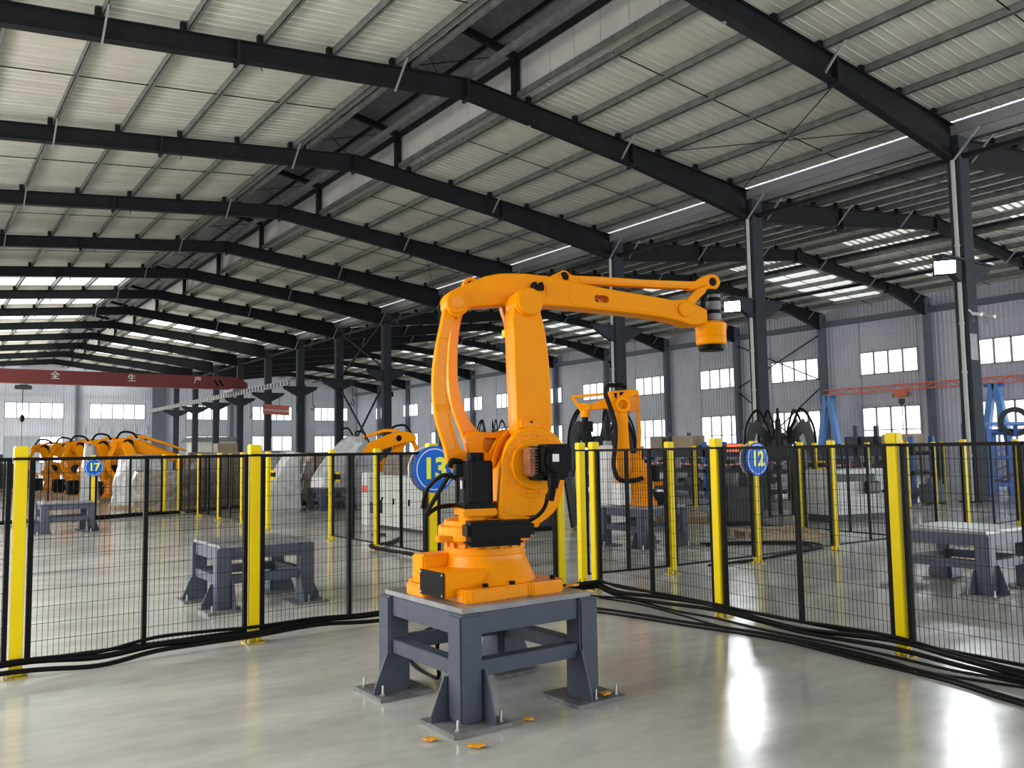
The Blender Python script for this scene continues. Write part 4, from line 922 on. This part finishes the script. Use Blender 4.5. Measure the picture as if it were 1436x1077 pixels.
# ================================================================ FAR LEFT: PACKED ROBOTS AND WRAPPED PALLETS
def packed_robot():
    t = thing('packed_robot', 'x', 'robot', (0, 0, 0), group='packed orange robots in the far left row')
    for x in (-.55, -.0, .55): M().box(-.7, .7, x - .05, x + .05, 0, .09).build('pallet_runner', WOOD, t)
    for x in (-.6, -.3, 0, .3, .6): M().box(x - .11, x + .11, -.6, .6, .09, .12).build('pallet_board', WOOD, t)
    M().lathe([(.42, .12), (.42, .2), (.33, .24), (.28, .55), (.34, .6), (.34, .75), (.25, .78)], n=24).build('base', ORANGE_D, t, smooth=True)
    plate('shoulder', [smooth_pts([(-.3, .75), (.3, .75), (.38, 1.15), (.15, 1.4), (-.15, 1.4), (-.36, 1.1)], 2)], -.28, .28, ORANGE, t, bevel=.03)
    M().cyl((.0, -.50, 1.12), (.0, -.28, 1.12), .17, n=20).build('shoulder_motor', MOTOR, t)
    plate('lower_arm', [smooth_pts([(-.1, 1.05), (.15, 1.1), (-.22, 2.0), (-.45, 2.05), (-.52, 1.9)], 2)], -.20, .05, ORANGE, t, bevel=.03)
    plate('upper_arm', [smooth_pts([(-.8, 2.1), (-.5, 2.22), (0, 2.15), (.7, 1.85), (1.5, 1.55), (1.55, 1.35), (.7, 1.5), (0, 1.72), (-.5, 1.85), (-.8, 1.9)], 2), circ(-.3, 2.0, .09, 14)], .05, .28, ORANGE, t, bevel=.03)
    plate('tie_rod', [smooth_pts([(-.3, 2.25), (.2, 2.3), (1.5, 1.85), (1.5, 1.78), (.2, 2.2), (-.3, 2.17)], 2)], .1, .2, ORANGE, t, bevel=.02)
    M().cyl((-.3, -.02, 2.0), (-.3, .06, 2.0), .17, n=20).build('elbow_cap', MOTOR, t)
    M().cyl((1.45, .16, 1.1), (1.45, .16, 1.5), .13, n=16).build('wrist', ORANGE_D, t)
    M().tube(smooth_pts([(-.7, .1, 2.1), (-.5, .1, 2.4), (-.15, .1, 2.38), (.0, .1, 2.2)], 6, False), .035).build('hose', RUBBER, t)
    M().box(-.75, -.35, -.2, .2, .15, .7).build('motor', MOTOR, t, bevel=.03)
    plate('parallel_rod', [smooth_pts([(-.75, 2.0), (-.62, 2.0), (-.85, 1.3), (-.5, .8), (-.62, .75), (-1.0, 1.3)], 3)], .0, .1, ORANGE, t, bevel=.02)
    return t
pr = packed_robot(); pr.location = (6.6, 31.5, 0); pr.rotation_euler = (0, 0, .0); pr['label'] = 'packed orange robot at the right front of the far left row'
for (x, y, r), l in (((6.3, 34.3, .1), 'second packed orange robot from the right in the far left row'), ((6.0, 37.2, .05), 'middle packed orange robot of the far left row'), ((5.9, 40.2, .12), 'packed orange robot left of the middle in the far left row'), ((5.5, 43.4, .0), 'leftmost packed orange robot of the far left row'), ((7.9, 36, .1), 'packed orange robot half hidden behind the right front one')):
    dup(pr, (x, y, 0), r, l, 'packed orange robots in the far left row')
def wrapped(name, label, cat, x, y, sx, sy, h, top=None, m=FILM, g=None, taper=.8, seed=0):
    rd = random.Random(seed); mm = M(); n = 14; lv = 6; v = []
    for j in range(lv):
        f = j / (lv - 1); k = 1 - (1 - taper) * f ** 1.5
        for i in range(n):
            a0 = 2 * PI * i / n; c_, s_ = math.cos(a0), math.sin(a0)
            ex = 3.5; rr = 1 / (abs(c_) ** ex + abs(s_) ** ex) ** (1 / ex)
            w_ = 1 + .06 * rd.uniform(-1, 1)
            v.append((sx / 2 * rr * c_ * k * w_, sy / 2 * rr * s_ * k * w_, h * f * (1 + (.04 * rd.uniform(-1, 1) if j == lv - 1 else 0))))
    v.append((0, 0, h * 1.03))
    f_ = [(j * n + i, j * n + (i + 1) % n, (j + 1) * n + (i + 1) % n, (j + 1) * n + i) for j in range(lv - 1) for i in range(n)] + [((lv - 1) * n + i, (lv - 1) * n + (i + 1) % n, lv * n) for i in range(n)] + [tuple(range(n))[::-1]]
    t = thing(name, label, cat, (x, y, 0), group=g)
    mm.add([(a, b, c + .12) for a, b, c in v], f_).build('film_wrap', m, t)
    M().box(-sx * .48, sx * .48, -sy * .48, sy * .48, .09, .12).build('pallet_deck', WOOD, t)
    for q in (-.42, 0, .42): M().box(-sx * .48, sx * .48, q * sy - .05, q * sy + .05, 0, .09).build('pallet_runner', WOOD, t)
    return t
WG = 'film-wrapped goods by the far dividers'
wrapped('wrapped_pallet', 'large brown film-wrapped crate behind the row of sign 17', 'pallet', 6.2, 26.0, 1.7, 1.4, 1.0, m=CARD, g=WG, taper=.95, seed=1)
wrapped('wrapped_pallet', 'white film heap above the brown crate behind the row of sign 17', 'pallet', 6.0, 28.2, 1.6, 1.4, 1.45, g=WG, taper=.7, seed=2)
wrapped('wrapped_pallet', 'tall grey-brown wrapped load behind the corner post', 'pallet', 8.7, 29.6, 1.8, 1.4, 1.5, m=CARD, g=WG, taper=.95, seed=3)
wrapped('wrapped_pallet', 'white draped load between the divider and the second near post', 'pallet', 11.6, 31.5, 1.9, 1.5, 1.55, g=WG, taper=.85, seed=4)
wrapped('wrapped_pallet', 'white pointed film heap left of sign 16', 'pallet', 9.6, 27.0, 1.5, 1.2, 1.3, g=WG, taper=.45, seed=5)
wrapped('wrapped_pallet', 'pinkish brown wrapped load right behind sign 16', 'pallet', 11.6, 27.4, 1.6, 1.3, 1.45, m=CARD, g=WG, taper=.85, seed=6)
wrapped('wrapped_pallet', 'tall narrow white film wrap among the packed orange robots', 'pallet', 5.3, 32.6, .6, .6, 1.85, g=WG, taper=.55, seed=12)
wrapped('wrapped_pallet', 'low white wrapped piece before the packed orange robots', 'pallet', 6.1, 29.9, .9, .7, 1.2, g=WG, taper=.6, seed=14)
# film-wrapped robot on its table with orange robot behind
t = thing('wrapped_robot', 'robot wrapped in white film on the far table, hoses looping on top', 'robot', (9.9, 22.4, 0))
mm = M(); rd = random.Random(4)
lv = [(.62, .45, TZ - .0, -.10), (.60, .44, .9, -.08), (.52, .36, 1.2, .05), (.50, .28, 1.55, .25), (.45, .24, 1.85, .50), (.25, .16, 2.02, .55)]
n = 16; v = []
for a_, b_, z, ox in lv:
    for i in range(n):
        t0 = 2 * PI * i / n; w_ = 1 + .08 * rd.uniform(-1, 1); v.append((ox + a_ * math.cos(t0) * w_, b_ * math.sin(t0) * w_, z))
mm.add(v, [(j * n + i, j * n + (i + 1) % n, (j + 1) * n + (i + 1) % n, (j + 1) * n + i) for j in range(5) for i in range(n)] + [tuple(range(5 * n, 6 * n)), tuple(range(n))[::-1]]).build('film_wrap', FILM, t)
for pts in ([(.2, 0, 1.95), (.15, 0, 2.2), (.35, 0, 2.25), (.5, 0, 2.05)], [(.6, 0, 1.9), (.6, 0, 2.15), (.85, 0, 2.12), (.9, 0, 1.9)]): M().tube(smooth_pts(pts, 6, False), .025).build('hose', RUBBER, t)
t = thing('draped_sheet', 'white film sheet sloping down beside the wrapped robot', 'sheet', (8.6, 22.9, 0))
M().add([(-.9, -.5, 0), (.3, -.5, 0), (.3, .5, 0), (-.9, .5, 0), (.1, -.35, 1.6), (.3, -.35, 1.6), (.3, .35, 1.6), (.1, .35, 1.6)], [(0, 3, 2, 1), (4, 5, 6, 7), (0, 1, 5, 4), (1, 2, 6, 5), (2, 3, 7, 6), (3, 0, 4, 7)]).build('sheet', FILM, t, bevel=.05)
dup(pr, (12.6, 24.4, 0), 2.6, 'single orange robot packed behind the film-wrapped robot')
wrapped('wrapped_pallet', 'brown netted load right of the film-wrapped robot', 'pallet', 11.5, 21.3, 1.6, 1.4, 1.35, m=CARD, g=WG, taper=.6, seed=9)
# white cabinets behind the left divider
t = thing('control_cabinet', 'long low cream control cabinet behind the left divider', 'cabinet', (8.35, 15.2, 0))
M().box(-.3, .45, -1.0, 1.0, .06, 1.08).build('body', CREAM, t, bevel=.02); M().box(-.28, .43, -.98, .98, 0, .06).build('plinth', DKGREY, t)
for y in (-.66, 0, .66): M().box(-.315, -.3, y - .31, y + .31, .12, 1.02).build('door', CREAM, t, bevel=.006)
for y in (-.45, .2, .86): M().box(-.34, -.315, y - .02, y + .02, .5, .62).build('handle', BLACK, t)
t = thing('control_cabinet', 'narrow white cabinet left of the long cream cabinet', 'cabinet', (8.3, 16.9, 0))
M().box(-.18, .2, -.16, .16, 0, 1.12).build('body', WHITE, t, bevel=.02); M().box(-.19, -.18, -.13, .13, .7, .85).build('warning_plate', ORAIL, t)
t = thing('welding_fixture', 'small black bracket and bent cable stand on the floor before the cream cabinet', 'fixture', (7.3, 14.6, 0))
M().box(-.1, .1, -.1, .1, 0, .04).build('foot', DKGREY, t); M().tube(smooth_pts([(0, 0, .04), (-.03, 0, .35), (.05, 0, .62), (.0, -.15, .7)], 5, False), .02).build('bent_rod', RUBBER, t); M().box(-.16, -.02, -.2, .05, .42, .62).build('bracket', DKGREY, t)
# ================================================================ RIGHT BACKGROUND
def claw(name, label, x, y, rz, s=1.0, z=0):
    t = thing(name, label, 'gripper', (x, y, z), rz, group='black claw grippers'); t.scale = (s, s, s)
    M().lathe([(.35, 1.15), (.4, 1.25), (.32, 1.6), (.2, 1.75)], n=16).build('hub', CLAW, t)
    for k in range(5):
        a0 = 2 * PI * k / 5 + .3; c_, s_ = math.cos(a0), math.sin(a0)
        P = lambda r, z: (r * c_, r * s_, z)
        M().bar(P(.2, 1.5), P(.85, 1.95), .16, .22).bar(P(.85, 1.95), P(1.25, 1.0), .15, .26).bar(P(1.25, 1.0), P(1.0, .05), .13, .2).build('claw_arm', CLAW, t)
        M().cyl(P(.35, 1.7), P(.95, 1.35), .05, n=8).build('cylinder', DKGREY, t)
        M().tube(smooth_pts([P(.3, 1.7), P(.7, 2.25), P(1.1, 1.9), P(1.2, 1.3)], 5, False), .035, 6).build('hose', RUBBER, t)
    return t
cw = claw('claw_gripper', 'black claw gripper standing behind the distant working robot', 11.3, 12.9, .2); cw.scale = (.62, .62, 1.03)
dup(cw, (16.6, 12.6, 0), .9, 'black claw gripper in front of the second column, hoses arching up', 'black claw grippers', (.70, .70, 1.06))
dup(cw, (11.2, 16.6, 0), .5, 'black claw gripper seen over the bell crank of the near robot', 'black claw grippers', (.36, .36, 1.0))
# racks with navy beams
def rack(x, y, rz, L_, label, seed):
    rd = random.Random(seed); t = thing('storage_rack', label, 'rack', (x, y, 0), rz, group='blue steel racks by the columns')
    for i in range(int(L_ / 1.6) + 1):
        for yy in (-.5, .5): M().box(i * 1.6 - .06, i * 1.6 + .06, yy - .05, yy + .05, 0, 1.75 + .35 * ((i + seed) % 2)).build('upright', BLUE if (i + seed) % 2 == 0 else NAVY, t)
    for z in (.12, .72, 1.25): M().box(0, L_, -.55, -.48, z, z + (.26 if z > 1 else .12)).box(0, L_, .48, .55, z, z + .12).build('beam', NAVY, t)
    for z in (.2, .8, 1.33): M().box(0, L_, -.48, .48, z, z + .03).build('shelf', DKGREY, t)
    return t
ORD = ['first', 'second', 'third', 'fourth', 'fifth', 'sixth', 'seventh', 'eighth', 'ninth', 'tenth', 'eleventh', 'twelfth', 'thirteenth']
def loads(x, y, rz, L_, seed, where):
    rd = random.Random(seed); k = 0; cz = {.23: 'bottom', .83: 'middle', 1.36: 'top'}; names = {0: ('machine_part', DKGREY, 'dark'), 1: ('machine_part', MID, 'grey'), 2: ('drum', NAVY, 'navy'), 3: ('machine_part', WHITE, 'white')}
    for z in (.23, .83, 1.36):
        u = .25; j = 0
        while u < L_ - .4:
            w_ = rd.uniform(.25, .5); h = rd.uniform(.2, .40) * (.8 if z > 1.3 else 1); kd = rd.choice((0, 0, 1, 1, 2, 3))
            c_, s_ = math.cos(rz), math.sin(rz); px_, py_ = x + u * c_, y + u * s_
            nm, mt, cn = names[kd]; j += 1
            t = thing(nm, '%s %s, %s along the %s shelf, %s' % (cn, 'drum' if kd == 2 else 'part', ORD[j - 1], cz[z], where), 'drum' if kd == 2 else 'machine part', (px_, py_, z), rz, group='%s %ss on the %s shelf of %s' % (cn, 'drum' if kd == 2 else 'machine part', cz[z], where))
            if kd == 2: M().lathe([(w_ * .4, 0), (w_ * .42, .02), (w_ * .42, h - .02), (w_ * .4, h)], n=14).build('shell', mt, t); M().cyl((0, 0, h), (0, 0, h + .05), w_ * .1, n=8).build('cap', MID, t)
            else:
                M().box(-w_ / 2, w_ / 2, -.25, .25, 0, h * .6).build('bed', mt, t, bevel=.02); M().cyl((-w_ * .2, -.28, h * .7), (-w_ * .2, .2, h * .7), h * .28, n=12).build('motor', MID if kd == 0 else DKGREY, t)
                M().box(0, w_ * .35, -.1, .15, h * .6, h).build('head', mt, t, bevel=.015)
            u += w_ + rd.uniform(.04, .2)
RK = [(22.3, 26.2, -PI / 2, 4.8, 'navy and blue rack by the third column, behind the distant robot', 2, 'the rack by the third column'), (22.3, 21.2, -PI / 2, 4.8, 'navy and blue rack by the second column, behind sign 12', 3, 'the rack by the second column'), (22.3, 15.6, -PI / 2, 3.3, 'navy and blue rack left of the large dark column', 4, 'the rack by the large column')]
for x, y, r, L_, l, sd, wh in RK:
    rack(x, y, r, L_, l, sd); loads(x, y, r, L_, sd, wh)
def cbox(x, y, z, a, b, h, label, rz=0., m=BOXM):
    t = thing('cardboard_box', label, 'box', (x, y, z), rz); M().box(-a / 2, a / 2, -b / 2, b / 2, 0, h).build('carton', m, t, bevel=.01)
    M().box(-a / 2 - .002, a / 2 + .002, -.03, .03, h - .001, h + .003).build('tape', CARD, t); return t
cbox(22.2, 22.0, 1.37, .6, .5, .62, 'grey-brown crate with a raised end on the rack behind the distant robot', -PI / 2, CARD)
cbox(22.2, 20.8, 1.37, 1.2, .6, .60, 'long cardboard box on the rack behind the distant robot', -PI / 2)
cbox(22.2, 12.85, 1.37, .9, .6, .46, 'cardboard box on the rack left of the large dark column', -PI / 2)
cbox(22.2, 14.0, 1.37, .9, .6, .42, 'dark flat crate on the rack left of the large dark column', -PI / 2, DKGREY)
cbox(13.4, 44.0, 1.6, 1.0, .8, .6, 'cardboard box with a yellow lower half above sign 13', 0)
t = thing('work_platform', 'dark work platform under the cardboard box above sign 13', 'platform', (13.4, 44.0, 0)); M().box(-1.6, 1.6, -.6, .6, 1.5, 1.6).build('deck', DKGREY, t)
for x in (-1.5, 1.5):
    for y in (-.5, .5): M().box(x - .05, x + .05, y - .05, y + .05, 0, 1.5).build('leg', NAVY, t)
# red lit display
t = thing('warning_display', 'small red lit display on the rack near sign 12', 'display', (21.55, 18.0, 1.50), -PI / 2); M().box(-.45, .45, -.03, .03, -.12, .18).build('case', DKGREY, t); M().box(-.40, .40, -.036, -.03, -.09, .15).build('screen', GLOW, t)
# barrier tape
t = thing('barrier_tape', 'red and white barrier tape strung before the navy racks', 'tape')
p0, p1 = Vector((20.9, 21.5, 1.03)), Vector((20.9, 13.5, 1.03)); n = 60
for i in range(n):
    a, b = p0.lerp(p1, i / n), p0.lerp(p1, (i + 1) / n)
    sag = lambda f: .04 * math.sin(f * PI * 4)
    a.z += sag(i / n); b.z += sag((i + 1) / n)
    M().bar(a, b, .004, .055).build('red_band' if i % 2 else 'white_band', TAPER_ if i % 2 else TAPEW, t)
# white machine
t = thing('laser_machine', 'white machine with a dark window band and a small monitor behind the right fence', 'machine', (15.9, 10.6, 0), -.2)
M().box(-.65, .95, -.35, .35, .14, 1.05).build('body', WHITE, t, bevel=.02); M().box(-.62, .92, -.32, .32, 0, .14).build('plinth', DKGREY, t); M().box(-.62, .55, -.36, -.35, .80, .95).build('window_band', DKGREY, t)
M().box(.20, .56, -.50, -.40, .55, .80).build('monitor', MOTOR, t, bevel=.02); M().box(.23, .53, -.505, -.50, .58, .77).build('screen', MID, t); M().bar((.38, -.4, .65), (.38, -.3, .65), .05, .05).build('arm', DKGREY, t); M().box(.60, .94, -.36, -.35, .2, 1.0).build('door', CREAM, t)
for x in (-.3, .3): M().box(x - .25, x + .25, -.36, -.35, .18, .75).build('door', WHITE, t)
M().tube(smooth_pts([(.75, -.36, .6), (.8, -.5, .4), (.7, -.5, .25), (.85, -.55, .05)], 6, False), .02).build('cable', RUBBER, t)
# tall dark machine and blue frames on the right edge
def bframe(x, y, rz, L_, h, label):
    t = thing('steel_frame', label, 'frame', (x, y, 0), rz, group='blue steel frames right of the large column')
    for u in (0, L_):
        for v_ in (0, .8): M().box(u - .07, u + .07, v_ - .07, v_ + .07, 0, h).build('upright', BLUE, t)
    for z in (.3, h * .55, h - .1):
        M().box(0, L_, -.05, .05, z, z + .10).box(0, L_, .75, .85, z, z + .10).build('beam', BLUE, t)
        for u in (0, L_): M().box(u - .05, u + .05, 0, .8, z, z + .10).build('cross_member', BLUE, t)
    M().bar((0, 0, .4), (L_, 0, h * .55), .05, .05).build('diagonal', DKGREY, t)
    return t
bframe(25.3, 12.1, -.6, 1.8, 1.95, 'blue steel frame just right of the large dark column')
bframe(27.6, 12.6, -.6, 2.2, 1.9, 'blue steel frame with a hose reel at the right edge')
bframe(31.0, 15.2, -.6, 2.6, 2.3, 'far blue steel frame near the right wall')
t = thing('hose_reel', 'black hose reel on top of the blue frame at the right', 'reel', (25.75, 11.55, 1.72), -1.1); M().lathe([(.28, -.12), (.42, -.12), (.42, -.08), (.30, -.08), (.30, .08), (.42, .08), (.42, .12), (.28, .12)], c=(0, 0, .42), n=28, axis='Y', cap=False).build('drum', DKGREY, t); M().box(-.05, .05, -.16, .16, 0, .3).build('stand', BLUE, t)
for (x, y, l) in ((21.8, 11.9, 'dark blue cabinet left of the foot of the large column'), (13.6, 11.4, 'dark machine block behind the distant robot'), (10.0, 13.4, 'low dark machine block left of the distant robot'), (16.5, 18.6, 'dark machine block on the floor before the racks')):
    t = thing('machine_block', l, 'machine', (x, y, 0), -.4); M().box(-.5, .5, -.4, .4, .1, .85).build('body', NAVY if x > 20 else DKGREY, t, bevel=.03); M().box(-.45, .45, -.35, .35, 0, .1).build('plinth', BLACK, t); t.scale = (.5, .5, .6) if x > 20 else (.8, .8, .9); M().cyl((-.2, -.1, .85), (-.2, -.1, 1.15), .16, n=16).build('motor', MID, t); M().box(.1, .4, -.3, .2, .85, 1.05).build('head', DKGREY, t, bevel=.02)
t = thing('white_drum', 'white rounded tank standing behind the distant robot', 'tank', (10.35, 11.6, 0)); M().lathe([(.30, 0), (.34, .05), (.34, 1.3), (.28, 1.5), (.12, 1.6)], n=24).build('tank', WHITE, t, smooth=True); M().cyl((0, 0, 1.6), (0, 0, 1.68), .08, n=12).build('cap', MID, t)
t = thing('white_box', 'white control box beside the base of the distant robot', 'box', (9.15, 9.95, TZ)); M().box(-.12, .12, -.1, .1, .02, .36).build('body', WHITE, t, bevel=.01); M().box(-.11, .11, -.09, .09, 0, .02).build('foot', DKGREY, t)
for (x, y, l) in ((13.6, 12.7, 'light wooden pallet on the floor behind the distant robot table'), (12.2, 9.4, 'wooden pallet on the floor left of sign 12')):
    t = thing('wooden_pallet', l, 'pallet', (x, y, 0), -.3)
    for k in range(6): M().box(-.6 + k * .21, -.6 + k * .21 + .14, -.5, .5, .10, .125).build('board', WOOD, t)
    for yy in (-.45, 0, .45): M().box(-.6, .6, yy - .05, yy + .05, 0, .10).build('runner', WOOD, t)
t = thing('roofed_booth', 'pale small booth with a flat roof far behind the columns', 'booth', (26.5, 92, 0)); M().box(-2.2, 2.4, -1.5, 1.5, 0, 3.1).build('walls', CREAM, t); M().prism([(-2.6, 3.1), (2.8, 3.1), (2.2, 3.6), (-2.2, 3.6)], -1.9, 1.9).build('roof', MID, t)
for (x, y, l) in ((0.8, 46, 'dark stack of machine parts at the far left'), (3.2, 49, 'dark stack of machine parts behind the packed robots')):
    t = thing('parts_stack', l, 'stack', (x, y, 0)); M().box(-2.2, 2.2, -1, 1, .15, 1.35).build('block', DKGREY, t, bevel=.05)
    for q in (-1.6, -.6, .5, 1.5): M().cyl((q, -.9, 1.35), (q, -.9, 1.8), .3, n=12).build('casting', MID, t)
    M().box(-2.3, 2.3, -1.1, 1.1, 0, .15).build('pallet', WOOD, t)
for (x, y), nth in zip(((XC + .9, 52), (XC + .9, 58.7), (XC + .9, 65.4), (XC + .9, 72.2)), ('nearest', 'second nearest', 'third nearest', 'farthest')):
    t = thing('hanging_hook', 'dark hook hanging from the %s bracket of the far columns' % nth, 'hook', (x, y, 0), group='hooks hanging at the far columns'); M().bar((0, 0, 6.4), (0, 0, 5.2), .04, .04).build('chain', DKGREY, t); M().tube([(0, 0, 5.2), (.12, 0, 5.0), (.1, 0, 4.8), (-.05, 0, 4.8), (-.1, 0, 4.95)], .04, 6).build('hook', DKGREY, t)
